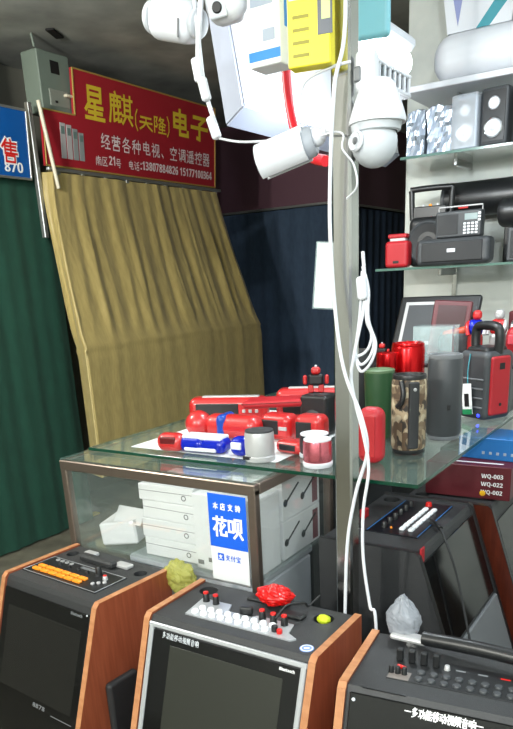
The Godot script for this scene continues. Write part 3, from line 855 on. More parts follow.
func glass_table() -> void:
	var I := Transform3D.IDENTITY
	var o := thing("glass_sheet", "large glass sheet with dark green edge covered with speakers", "glass top", Vector3(-1.145, 0.994, -2.2))
	obj("pane", box_of(I, Vector3(0, 0.005, 0), Vector3(1.136, 0.010, 1.196), 0.0008), mats.table_glass, o)
	for s in [-1, 1]:
		obj("edge", box_of(I, Vector3(s * 0.5695, 0.005, 0), Vector3(0.002, 0.0098, 1.20), 0.0004), mats.glass_edge, o)
		obj("edge", box_of(I, Vector3(0, 0.005, s * 0.5995), Vector3(1.14, 0.0098, 0.002), 0.0004), mats.glass_edge, o)
	tag(obj("paper_sheet", box_of(turn(Vector3(-1.30, 1.0048, -2.02), 0), Vector3.ZERO, Vector3(0.56, 0.001, 0.72), 0.0003), mats.paper_white), "white paper sheet under the red radios on the glass", "paper")
	var c := thing("storage_cabinet", "low dark cabinet under the back of the glass sheet", "cabinet", Vector3(-1.33, 0, -2.60))
	obj("body", box_of(I, Vector3(0, 0.485, 0), Vector3(0.72, 0.97, 0.34), 0.004), mats.black_matte, c)
	obj("top_board", box_of(I, Vector3(0, 0.981, 0), Vector3(0.74, 0.022, 0.36), 0.003), mats.black_matte, c)
	for s in [-1, 1]:
		obj("door", box_of(I, Vector3(s * 0.18, 0.48, 0.172), Vector3(0.345, 0.90, 0.012), 0.002), mats.grey_plastic, c)
	# raised back shelf on the sheet
	var r := thing("riser_shelf", "black raised shelf standing at the back of the glass sheet", "shelf", Vector3(-0.90, 1.0042, -2.69))
	obj("board", box_of(I, Vector3(0, 0.165, -0.07), Vector3(0.66, 0.016, 0.34), 0.003), mats.black_plastic, r)
	for s in [-1, 1]:
		obj("leg", box_of(I, Vector3(s * 0.29, 0.078, 0), Vector3(0.016, 0.156, 0.19), 0.002), mats.black_plastic, r)

# ---------------------------------------------------------------- karaoke machines
# top patch of a cabinet with a round well
func well(st: SurfaceTool, x0: float, x1: float, z0: float, z1: float, cx: float, cz: float, r: float, y: float, deep: float) -> void:
	var an := []
	for k in 28:
		an.append(TAU * k / 28)
	for c in [Vector2(x0, z0), Vector2(x1, z0), Vector2(x1, z1), Vector2(x0, z1)]:
		an.append(fposmod(atan2(c.y - cz, c.x - cx), TAU))
	an.sort()
	var U := Vector3.UP
	for k in an.size():
		var p := []
		for a in [an[k], an[(k + 1) % an.size()]]:
			var d := Vector2(cos(a), sin(a))
			var s := 1e9
			if d.x > 1e-6: s = minf(s, (x1 - cx) / d.x)
			if d.x < -1e-6: s = minf(s, (x0 - cx) / d.x)
			if d.y > 1e-6: s = minf(s, (z1 - cz) / d.y)
			if d.y < -1e-6: s = minf(s, (z0 - cz) / d.y)
			p.append([Vector3(cx + d.x * r, y, cz + d.y * r), Vector3(cx + d.x * s, y, cz + d.y * s), Vector3(-d.x, 0, -d.y)])
		tri(st, p[0][0], p[0][1], p[1][1], U, U, U)
		tri(st, p[0][0], p[1][1], p[1][0], U, U, U)
		var dn := Vector3(0, -deep, 0)
		tri(st, p[0][0], p[1][0], p[1][0] + dn, p[0][2], p[1][2], p[1][2])
		tri(st, p[0][0], p[1][0] + dn, p[0][0] + dn, p[0][2], p[1][2], p[0][2])
		tri(st, p[0][0] + dn, p[1][0] + dn, Vector3(cx, y - deep, cz), U, U, U)

func machine(called: String, label: String, at: Vector3, yaw: float, W: float, H: float, D: float, o: Dictionary) -> Node3D:
	var I := Transform3D.IDENTITY
	var t := thing(called, label, "karaoke speaker", at, yaw)
	var k := 0.33
	var zb := H * k
	var w := W / 2 - 0.018
	var st := new_st()
	var inside := Vector3(0, H * 0.4, -D * 0.3)
	face(st, I, [Vector3(-w, 0.02, -D), Vector3(w, 0.02, -D), Vector3(w, 0.02, zb), Vector3(-w, 0.02, zb)], inside)
	face(st, I, [Vector3(-w, 0.02, -D), Vector3(w, 0.02, -D), Vector3(w, H, -D), Vector3(-w, H, -D)], inside)
	face(st, I, [Vector3(-w, 0.02, zb), Vector3(w, 0.02, zb), Vector3(w, H - 0.012, 0.0), Vector3(-w, H - 0.012, 0.0)], inside)
	face(st, I, [Vector3(-w, H, -0.008), Vector3(w, H, -0.008), Vector3(w, H - 0.012, 0.0), Vector3(-w, H - 0.012, 0.0)], inside)
	for s in [-1, 1]:
		face(st, I, [Vector3(s * w, 0.02, -D), Vector3(s * w, 0.02, zb), Vector3(s * w, H - 0.012, 0), Vector3(s * w, H, -0.008), Vector3(s * w, H, -D)], inside)
	var wr: float = o.get("well_r", 0.026)
	var wells: Array = o.get("wells", [[-W * 0.38, -D + 0.045], [W * 0.35, -D + 0.05]])
	var q := 0.045
	for v in wells:
		well(st, v[0] - q, v[0] + q, v[1] - q, v[1] + q, v[0], v[1], wr, H, 0.05)
	# rest of the top, in strips left and right of the wells
	var U := Vector3.UP
	var cuts := [-w, wells[0][0] - q, wells[0][0] + q, wells[1][0] - q, wells[1][0] + q, w]
	for c in 5:
		if cuts[c + 1] - cuts[c] < 1e-5:
			continue
		var spans := [[-D, -0.008]]
		if c == 1 or c == 3:
			var v: Array = wells[0] if c == 1 else wells[1]
			spans = [[-D, v[1] - q], [v[1] + q, -0.008]]
		for s in spans:
			face(st, I, [Vector3(cuts[c], H, s[0]), Vector3(cuts[c + 1], H, s[0]), Vector3(cuts[c + 1], H, s[1]), Vector3(cuts[c], H, s[1])], inside)
	obj("cabinet_body", st, mats.black_vinyl, t)
	# side panels with pale edge bands
	var S := Transform3D(Basis(Vector3(0, 0, 1), Vector3(0, 1, 0), Vector3(-1, 0, 0)), Vector3.ZERO)
	var e := 0.005
	var poly := PackedVector2Array([Vector2(-D - 0.002, 0), Vector2(zb + e + 0.004, 0), Vector2(e, H - 0.006), Vector2(e - 0.012, H + e), Vector2(-D - 0.002, H + e)])
	for s in [-1, 1]:
		var sp := obj("side_panel", prism_of(S, poly, -s * W / 2, -s * w), o.get("side", mats.wood_red), t)
		var eb := new_st()
		for seg in [[Vector2(zb + e + 0.004, 0), Vector2(e, H - 0.006)], [Vector2(e, H - 0.006), Vector2(e - 0.012, H + e)], [Vector2(e - 0.012, H + e), Vector2(-D - 0.002, H + e)]]:
			var a: Vector2 = seg[0]
			var b: Vector2 = seg[1]
			var dd := (b - a).normalized()
			var nn := Vector2(-dd.y, dd.x) * 0.0015
			if nn.dot((a + b) / 2 - Vector2(-D / 2, H / 2)) < 0:
				nn = -nn
			prism(eb, S, PackedVector2Array([a, b, b + nn, a + nn]), -s * W / 2, -s * w)
		obj("edge_band", eb, o.get("edge", mats.wood_edge), sp)
	for sx in [-1, 1]:
		for sz in [-D + 0.05, zb - 0.05]:
			obj("foot", lathe_of(can_profile(0.018, 0.02, 0.003), 14, turn(Vector3(sx * (w - 0.05), 0, sz))), mats.black_matte, t)
	return t

# frame of the sloping front: x right, y up the slope, z out; origin at the middle of the upper edge
func front_of(H: float) -> Transform3D:
	var al := atan(0.33)
	return Transform3D(Basis(Vector3.RIGHT, Vector3(0, cos(al), -sin(al)), Vector3(0, sin(al), cos(al))), Vector3(0, H - 0.012, 0.0))

func knob(parent: Node, at: Vector3, r: float, h: float, body: Material, cap: Material = null) -> void:
	var o := obj("knob", lathe_of([Vector2(0, 0), Vector2(r * 1.15, 0), Vector2(r * 1.05, h * 0.25), Vector2(r * 0.9, h * 0.92), Vector2(r * 0.75, h), Vector2(0, h)], 14, turn(at)), body, parent)
	if cap:
		obj("cap", lathe_of(can_profile(r * 0.85, h * 0.22, 0.001, h * 0.95), 14, turn(at)), cap, o)

func machines() -> void:
	var I := Transform3D.IDENTITY
	var white: Material = mats.letter_white
	# --- left machine, orange keys
	var H := 0.70
	var m := machine("karaoke_machine", "black karaoke speaker with orange keys and reddish wooden sides", Vector3(-1.510, 0, -1.186), -4.5, 0.43, H, 0.276, {"wells": [[-0.160, -0.218], [0.152, -0.218]], "well_r": 0.020})
	var F := front_of(H)
	obj("front_glass", box_of(F, Vector3(0, -0.34, 0.004), Vector3(0.385, 0.64, 0.006), 0.002), mats.screen_black, m)
	latin("lettering", "8878", mats.mid_grey, m, F * Transform3D(Basis.IDENTITY, Vector3(0.0, -0.336, 0.0072)), 0.012, 0.055)
	obj("lettering", box_of(F, Vector3(0.13, -0.334, 0.0074), Vector3(0.09, 0.002, 0.0008), 0.0002), mats.mid_grey, m)
	latin("lettering", "Bluetooth", mats.mid_grey, m, F * Transform3D(Basis.IDENTITY, Vector3(0.115, -0.036, 0.0075)), 0.008, 0.048)
	obj("lcd_panel", box_of(F, Vector3(0, -0.19, 0.0068), Vector3(0.33, 0.24, 0.001), 0.0003), mat("lcd_dark", Color(0.095, 0.095, 0.09), 0.25), m)
	obj("screw", lathe_of(can_profile(0.003, 0.002, 0.0008), 12, F * rot(Vector3(0.183, -0.022, 0.007), 90, 0, 0)), mats.soft_white, m)
	var cp := obj("control_panel", box_of(I, Vector3(-0.022, H + 0.001, -0.110), Vector3(0.335, 0.004, 0.122), 0.001), mats.black_plastic, m)
	var st := new_st()
	for e in [[Vector3(-0.022, H + 0.003, -0.052), Vector3(0.33, 0.001, 0.002)], [Vector3(-0.022, H + 0.003, -0.168), Vector3(0.33, 0.001, 0.002)], [Vector3(-0.186, H + 0.003, -0.110), Vector3(0.002, 0.001, 0.118)], [Vector3(0.142, H + 0.003, -0.110), Vector3(0.002, 0.001, 0.118)]]:
		box(st, I, e[0], e[1], 0.0003)
	obj("outline", st, mats.silver_paint, cp)
	var key := box_of(I, Vector3.ZERO, Vector3(0.032, 0.008, 0.015), 0.002).commit()
	for a in 6:
		for b in 2:
			inst("key", key, mats.orange_key, cp, turn(Vector3(-0.145 + a * 0.0375, H + 0.007, -0.072 - b * 0.022)))
	for a in 5:
		knob(cp, Vector3(-0.11 + a * 0.042, H + 0.003, -0.132), 0.006, 0.008, mats.black_plastic)
	for a in 4:
		obj("jack", lathe_of([Vector2(0.003, 0), Vector2(0.007, 0), Vector2(0.007, 0.002), Vector2(0.003, 0.002)], 12, turn(Vector3(-0.15 + a * 0.022, H + 0.003, -0.154))), mats.silver_metal, cp)
	obj("slot", box_of(I, Vector3(0.01, H + 0.0035, -0.153), Vector3(0.09, 0.001, 0.012), 0.0003), mats.mid_grey, cp)
	knob(cp, Vector3(0.06, H + 0.003, -0.140), 0.010, 0.030, mats.black_plastic)
	knob(cp, Vector3(0.10, H + 0.003, -0.128), 0.007, 0.012, mats.silver_metal, mats.red_cap)
	for a in 3:
		obj("jack", lathe_of(can_profile(0.006, 0.006, 0.001), 12, turn(Vector3(0.095 + a * 0.012, H + 0.003, -0.085 - a * 0.012))), mats.silver_metal, cp)
	obj("latch_plate", box_of(I, Vector3(0.070, H + 0.005, -0.228), Vector3(0.058, 0.012, 0.030), 0.003), mats.silver_metal, m)
	obj("latch_plate", box_of(I, Vector3(-0.095, H + 0.005, -0.243), Vector3(0.05, 0.012, 0.024), 0.003), mats.silver_metal, m)
	obj("back_ridge", box_of(I, Vector3(-0.02, H + 0.010, -0.205), Vector3(0.15, 0.022, 0.03), 0.006), mats.black_vinyl, m)
	obj("side_handle", soft_of(I, Vector3(0.226, 0.37, -0.04), Vector3(0.026, 0.20, 0.11), 0.012, 3), mats.black_matte, m)
	# --- middle machine, silver bezel
	H = 0.70
	m = machine("karaoke_machine", "black karaoke speaker with silver control strip and silver-framed screen", Vector3(-0.900, 0, -1.195), 0.0, 0.50, H, 0.235, {"wells": [[-0.187, -0.190], [0.172, -0.184]], "well_r": 0.026, "edge": mats.wood_edge})
	F = front_of(H)
	var bz := new_st()
	for e in [[Vector3(0, -0.008, 0.004), Vector3(0.462, 0.012, 0.010)], [Vector3(-0.222, -0.34, 0.004), Vector3(0.014, 0.66, 0.010)], [Vector3(0.222, -0.34, 0.004), Vector3(0.014, 0.66, 0.010)]]:
		box(bz, F, e[0], e[1], 0.002)
	obj("bezel", bz, mats.silver_paint, m)
	var scr := obj("screen", box_of(F, Vector3(0, -0.345, 0.003), Vector3(0.430, 0.65, 0.006), 0.001), mats.screen_black, m)
	obj("lettering", line_of(F, "多功能移动视频音响", -0.185, -0.036, 0.0115, 0.017, 0.0015, 0.0013, 0.0065), mats.soft_white, scr)
	latin("lettering", "Bluetooth", white, scr, F * Transform3D(Basis.IDENTITY, Vector3(0.160, -0.034, 0.0065)), 0.007, 0.040)
	obj("lcd_panel", box_of(F, Vector3(0.008, -0.235, 0.0061), Vector3(0.33, 0.37, 0.001), 0.0003), mats.lcd_grey, scr)
	cp = obj("control_panel", prism_of(Transform3D(Basis(Vector3.RIGHT, Vector3(0, 0, -1), Vector3(0, 1, 0)), Vector3(0, H, 0)), PackedVector2Array([Vector2(-0.155, 0.045), Vector2(0.155, 0.045), Vector2(0.165, 0.058), Vector2(0.135, 0.075), Vector2(0.125, 0.118), Vector2(0.02, 0.118), Vector2(0.01, 0.105), Vector2(-0.06, 0.105), Vector2(-0.075, 0.140), Vector2(-0.168, 0.140)]), -0.001, 0.004), mats.silver_paint, m)
	var bt := lathe_of([Vector2(0, 0), Vector2(0.0095, 0), Vector2(0.0095, 0.005), Vector2(0.007, 0.008), Vector2(0, 0.009)], 14).commit()
	for a in 9:
		for b in 2:
			inst("button", bt, mats.white_key, cp, turn(Vector3(-0.135 + a * 0.0265 + b * 0.006, H + 0.004, -0.062 - b * 0.024)))
	for q in [[-0.148, -0.128], [-0.115, -0.126], [0.040, -0.108], [0.075, -0.104], [0.105, -0.106]]:
		knob(cp, Vector3(q[0], H + 0.003, q[1]), 0.0085, 0.024, mats.black_plastic, mats.red_cap)
	var pg := obj("plug", lathe_of(can_profile(0.008, 0.016, 0.002), 12, turn(Vector3(0.100, H + 0.003, -0.068))), mats.black_plastic, cp)
	obj("plug_cap", lathe_of(can_profile(0.007, 0.012, 0.002), 12, turn(Vector3(0.116, H + 0.003, -0.064))), mats.red_cap, pg)
	obj("joystick", soft_of(rot(Vector3(-0.012, H + 0.012, -0.115), 0, 20, 0), Vector3.ZERO, Vector3(0.035, 0.024, 0.016), 0.006, 3), mats.black_plastic, cp)
	obj("back_vent", box_of(I, Vector3(0.0, H + 0.003, -0.205), Vector3(0.12, 0.010, 0.035), 0.003), mats.black_plastic, m)
	obj("back_vent", box_of(I, Vector3(0.10, H + 0.004, -0.160), Vector3(0.06, 0.012, 0.03), 0.004), mats.black_plastic, m)
	obj("lead", tube_of([Vector3(0.085, H + 0.02, -0.098), Vector3(0.10, H + 0.045, -0.13), Vector3(0.125, H + 0.040, -0.17), Vector3(0.115, H + 0.012, -0.21), Vector3(0.13, H + 0.03, -0.245)], 0.0028, 6, 6), mats.black_matte, m)
	var sk := obj("round_sticker", lathe_of(can_profile(0.017, 0.0012, 0.0004), 24, turn(Vector3(0.205, H + 0.0002, -0.036))), mat("sticker_blue", Color(0.45, 0.55, 0.78), 0.5), m)
	obj("ring", lathe_of([Vector2(0.0125, 0.0012), Vector2(0.0125, 0.0016), Vector2(0.0145, 0.0016), Vector2(0.0145, 0.0012)], 24, turn(Vector3(0.205, H + 0.0002, -0.036))), white, sk)
	obj("emblem", box_of(rot(Vector3(0.205, H + 0.0014, -0.036), 0, 30, 0), Vector3.ZERO, Vector3(0.012, 0.0008, 0.005), 0.0003), white, sk)
	tag(obj("green_sponge", crumple(Vector3(0.022, 0.014, 0.020), 0.25, 0.12, 12, 20, 12), mat("lime", Color(0.72, 0.78, 0.10), 0.6), self, turn(Vector3(-0.728, H - 0.012, -1.379))), "lime green crumpled wrap in a machine's cup well", "wrap")
	# --- right machine, handle bar
	m = machine("karaoke_machine", "black karaoke speaker with bar handle and white Chinese lettering", Vector3(-0.3137, 0, -1.163), 7.0, 0.51, H, 0.243, {"wells": [[-0.16, -0.05], [0.19, -0.05]], "well_r": 0.001})
	F = front_of(H)
	obj("front_glass", box_of(F, Vector3(0, -0.327, 0.004), Vector3(0.455, 0.658, 0.006), 0.002), mats.screen_black, m)
	obj("lettering", line_of(F, "一多功能移动视频音响一", -0.112, -0.022, 0.0130, 0.020, 0.0008, 0.0022, 0.0075), white, m)
	obj("screw", lathe_of(can_profile(0.004, 0.002, 0.0008), 12, F * rot(Vector3(-0.218, -0.012, 0.007), 90, 0, 0)), mats.soft_white, m)
	cp = obj("control_panel", box_of(I, Vector3(0.03, H + 0.0005, -0.108), Vector3(0.40, 0.003, 0.10), 0.001), mats.black_plastic, m)
	obj("outline", box_of(I, Vector3(-0.146, H + 0.0021, -0.076), Vector3(0.045, 0.0006, 0.032), 0.0002), mat("pale_outline", Color(0.45, 0.42, 0.40), 0.4), cp)
	for a in 4:
		obj("fader_cap", box_of(I, Vector3(-0.160 + a * 0.026, H + 0.016, -0.138), Vector3(0.014, 0.028, 0.013), 0.002), mats.black_plastic, cp)
	for a in 3:
		knob(cp, Vector3(-0.165 + a * 0.014, H + 0.002, -0.083), 0.0055, 0.016, mats.black_plastic)
	obj("red_plug", soft_of(rot(Vector3(-0.145, H + 0.012, -0.093), 0, -20, 0), Vector3.ZERO, Vector3(0.022, 0.008, 0.008), 0.003, 2), mats.red_cap, cp)
	var rb := lathe_of([Vector2(0, 0), Vector2(0.0085, 0), Vector2(0.0085, 0.003), Vector2(0.007, 0.005), Vector2(0, 0.005)], 14).commit()
	for a in 12:
		for b in 2:
			inst("button", rb, mats.grey_plastic, cp, turn(Vector3(-0.105 + a * 0.026, H + 0.002, -0.073 - b * 0.026)))
	knob(cp, Vector3(-0.058, H + 0.002, -0.133), 0.006, 0.010, mats.silver_metal)
	for a in 3:
		obj("print_mark", box_of(I, Vector3(-0.03 + a * 0.045, H + 0.0021, -0.136), Vector3(0.02, 0.0005, 0.005), 0.0002), mats.mid_grey if a != 2 else mats.red_cap, cp)
	var hb := obj("handle_bar", tube_of([Vector3(-0.125, H + 0.028, -0.203), Vector3(0.0, H + 0.036, -0.183), Vector3(0.12, H + 0.036, -0.163), Vector3(0.235, H + 0.030, -0.143)], 0.016, 12, 6), mats.black_plastic, m)
	obj("handle_end", soft_of(rot(Vector3(-0.158, H + 0.020, -0.210), 0, -6, 0), Vector3.ZERO, Vector3(0.085, 0.014, 0.034), 0.007, 4), mats.silver_metal, hb)
	obj("bolt", lathe_of(can_profile(0.004, 0.003, 0.001), 10, turn(Vector3(-0.170, H + 0.0245, -0.211))), mats.grey_plastic, hb)
	obj("handle_stand", box_of(I, Vector3(-0.150, H + 0.007, -0.210), Vector3(0.03, 0.016, 0.02), 0.003), mats.chrome, hb)
	obj("handle_stand", box_of(I, Vector3(0.205, H + 0.012, -0.148), Vector3(0.03, 0.03, 0.02), 0.003), mats.black_plastic, hb)
	obj("lead", tube_of([Vector3(0.10, H + 0.004, -0.118), Vector3(0.085, H + 0.05, -0.138), Vector3(0.10, H + 0.065, -0.178), Vector3(0.13, H + 0.04, -0.208), Vector3(0.15, H + 0.005, -0.228)], 0.003, 6), mats.black_matte, m)
	# --- machine under the glass, turned to the right
	H = 0.77
	m = machine("karaoke_machine", "all black karaoke speaker under the overhanging glass sheet", Vector3(-0.612, 0, -1.965), 90.0, 0.51, H, 0.30, {"wells": [[-0.10, -0.255], [0.19, -0.255]], "well_r": 0.028, "side": mats.black_vinyl, "edge": mats.black_plastic})
	F = front_of(H)
	obj("screen", box_of(F, Vector3(0, -0.155, 0.003), Vector3(0.46, 0.27, 0.006), 0.001), mats.screen_black, m)
	obj("lower_panel", box_of(F, Vector3(0, -0.51, 0.006), Vector3(0.465, 0.42, 0.014), 0.004), mats.mid_grey, m)
	cp = obj("control_panel", box_of(I, Vector3(0.03, H + 0.001, -0.125), Vector3(0.33, 0.004, 0.165), 0.001), mat("panel_blue_black", Color(0.04, 0.05, 0.08), 0.3), m)
	st = new_st()
	for e in [[Vector3(0.03, H + 0.003, -0.046), Vector3(0.32, 0.001, 0.002)], [Vector3(0.03, H + 0.003, -0.204), Vector3(0.32, 0.001, 0.002)]]:
		box(st, I, e[0], e[1], 0.0003)
	obj("outline", st, mats.print_blue, cp)
	var wk := box_of(I, Vector3.ZERO, Vector3(0.024, 0.010, 0.016), 0.003).commit()
	for a in 7:
		for b in 2:
			inst("key", wk, mats.white_key, cp, turn(Vector3(-0.085 + a * 0.033, H + 0.007, -0.080 - b * 0.028)))
	for a in 6:
		knob(cp, Vector3(-0.09 + a * 0.045, H + 0.003, -0.165), 0.008, 0.020, mats.black_plastic)
	knob(cp, Vector3(0.165, H + 0.003, -0.115), 0.010, 0.012, mats.red_cap)
	obj("led", lathe_of(ball_profile(0.004), 8, turn(Vector3(-0.095, H + 0.008, -0.140))), mats.orange_key, cp)
	var jk := obj("jack_plug", tube_of([Vector3(0.0, H + 0.012, -0.05), Vector3(-0.04, H + 0.018, -0.02), Vector3(-0.06, H + 0.014, 0.0)], 0.008, 8, 4), mats.black_plastic, m)
	obj("lead", tube_of([Vector3(-0.06, H + 0.014, 0.0), Vector3(-0.09, H - 0.02, 0.03), Vector3(-0.10, H - 0.12, 0.07), Vector3(-0.13, H - 0.28, 0.12), Vector3(-0.16, H - 0.42, 0.17)], 0.004, 6, 6), mats.black_matte, jk)
	obj("red_tag", box_of(I, Vector3(-0.225, H - 0.012, 0.004), Vector3(0.028, 0.05, 0.006), 0.002), mats.red_rubber, m)
	obj("red_tag", box_of(I, Vector3(-0.02, H + 0.015, -0.262), Vector3(0.03, 0.03, 0.02), 0.003), mats.red_rubber, m)
	# --- one more behind it
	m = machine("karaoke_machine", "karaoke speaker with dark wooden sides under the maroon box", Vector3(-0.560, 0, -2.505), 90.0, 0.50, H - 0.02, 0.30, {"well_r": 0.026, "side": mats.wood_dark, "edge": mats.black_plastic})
	F = front_of(H - 0.02)
	obj("screen", box_of(F, Vector3(0, -0.345, 0.003), Vector3(0.44, 0.60, 0.006), 0.001), mats.screen_black, m)
	obj("control_panel", box_of(I, Vector3(0.0, H - 0.019, -0.10), Vector3(0.33, 0.004, 0.12), 0.001), mats.grey_plastic, m)
	# bags lying on and between the machines
	var film := mat("red_film", Color(0.80, 0.06, 0.05), 0.25)
	film.backlight_enabled = true
	film.backlight = Color(0.35, 0.02, 0.02)
	tag(obj("plastic_bag", crumple(Vector3(0.072, 0.040, 0.045), 0.40, 0.13, 3, 44, 26, 0.1), film, self, turn(Vector3(-0.872, 0.7008, -1.385), 10)), "crumpled red plastic bag lying on the machine with the silver control strip", "bag")
	var clear := mat("grey_film", Color(0.62, 0.64, 0.67, 0.55), 0.3)
	clear.transparency = BaseMaterial3D.TRANSPARENCY_ALPHA
	tag(obj("plastic_bag", crumple(Vector3(0.050, 0.062, 0.040), 0.25, 0.16, 5, 36, 26, 0.25), clear, self, turn(Vector3(-0.520, 0.7008, -1.375))), "knotted clear grey plastic bag standing behind the bar handle", "bag")
	var net := mat("lime_net", Color(0.66, 0.66, 0.30, 0.62), 0.5)
	net.transparency = BaseMaterial3D.TRANSPARENCY_ALPHA
	tag(obj("plastic_bag", crumple(Vector3(0.088, 0.078, 0.050), 0.50, 0.11, 8, 44, 30), net, self, turn(Vector3(-1.243, 0.625, -1.452))), "crumpled yellow-green bag wedged between two machines and the case", "bag")

# upright speaker on the sheet: round column with caps
func column_speaker(o: Node3D, r: float, h: float, body: Material, cap: Material, seg := 28) -> void:
	obj("grille", lathe_of([Vector2(r * 0.9, 0.012), Vector2(r, 0.02), Vector2(r, h - 0.02), Vector2(r * 0.95, h - 0.012)], seg), body, o)
	obj("foot_ring", lathe_of([Vector2(0, 0), Vector2(r * 0.86, 0), Vector2(r * 0.93, 0.005), Vector2(r * 0.93, 0.013), Vector2(r * 0.85, 0.016)], seg), cap, o)
	obj("top_ring", lathe_of([Vector2(r * 0.94, h - 0.014), Vector2(r * 0.97, h - 0.008), Vector2(r * 0.93, h), Vector2(r * 0.80, h), Vector2(r * 0.76, h - 0.006), Vector2(0, h - 0.008)], seg), cap, o)

func mini_speaker(label: String, at: Vector3, r: float, h: float, body: Material, top: Material, base: Material) -> Node3D:
	var o := thing("mini_speaker", label, "speaker", at)
	obj("base", lathe_of([Vector2(0, 0), Vector2(r * 0.96, 0), Vector2(r * 1.02, 0.004), Vector2(r * 1.02, h * 0.16), Vector2(r * 0.95, h * 0.19)], 28), base, o)
	obj("shell", lathe_of([Vector2(r * 0.94, h * 0.18), Vector2(r * 0.98, h * 0.24), Vector2(r, h * 0.5), Vector2(r * 0.98, h * 0.86), Vector2(r * 0.93, h * 0.95)], 28), body, o)
	obj("top_grille", lathe_of([Vector2(r * 0.94, h * 0.94), Vector2(r * 0.94, h * 0.99), Vector2(r * 0.85, h), Vector2(r * 0.78, h * 0.985), Vector2(0, h * 0.985)], 28), top, o)
	return o

func robot_toy(label: String, at: Vector3, yaw: float, s: float, group := "") -> void:
	var o := thing("toy_figure", label, "toy", at, yaw, group)
	var T := Transform3D(Basis.from_scale(Vector3.ONE * s), Vector3.ZERO)
	for k in [-1, 1]:
		obj("leg", soft_of(T, Vector3(k * 0.22, 0.17, 0), Vector3(0.24, 0.34, 0.3), 0.06, 2), mats.red_gloss, o)
		obj("arm", soft_of(T, Vector3(k * 0.46, 0.55, 0.05), Vector3(0.18, 0.40, 0.2), 0.08, 2), mats.red_gloss, o)
	obj("torso", soft_of(T, Vector3(0, 0.55, 0), Vector3(0.62, 0.45, 0.36), 0.10, 3), mats.ink, o)
	obj("head", soft_of(T, Vector3(0, 0.92, 0), Vector3(0.40, 0.32, 0.34), 0.13, 3), mats.red_gloss, o)
	obj("crest", soft_of(T, Vector3(0, 1.10, 0), Vector3(0.10, 0.12, 0.10), 0.04, 2), mats.soft_white, o)

func red_radio(label: String, at: Vector3, t: Transform3D, size: Vector3, face_mat: Material, strip := true) -> Node3D:
	var o := thing("red_radio", label, "radio", at)
	o.basis = t.basis
	var I := Transform3D.IDENTITY
	obj("shell", soft_of(I, Vector3(0, size.y / 2, 0), size, minf(size.y, size.z) * 0.32, 4), mats.red_gloss, o)
	obj("front_grille", soft_of(I, Vector3(-size.x * 0.12, size.y * 0.52, size.z * 0.5 - 0.003), Vector3(size.x * 0.55, size.y * 0.55, 0.010), 0.004, 2), face_mat, o)
	if strip:
		obj("chrome_strip", soft_of(I, Vector3(0.01, size.y + 0.001, 0.005), Vector3(size.x * 0.72, 0.007, size.z * 0.30), 0.003, 2), mats.silver_metal, o)
	for k in 3:
		obj("button", soft_of(I, Vector3(size.x * (0.22 + 0.08 * k), size.y * 0.5, size.z * 0.5), Vector3(0.012, 0.012, 0.006), 0.002, 2), mats.silver_metal, o)
	return o

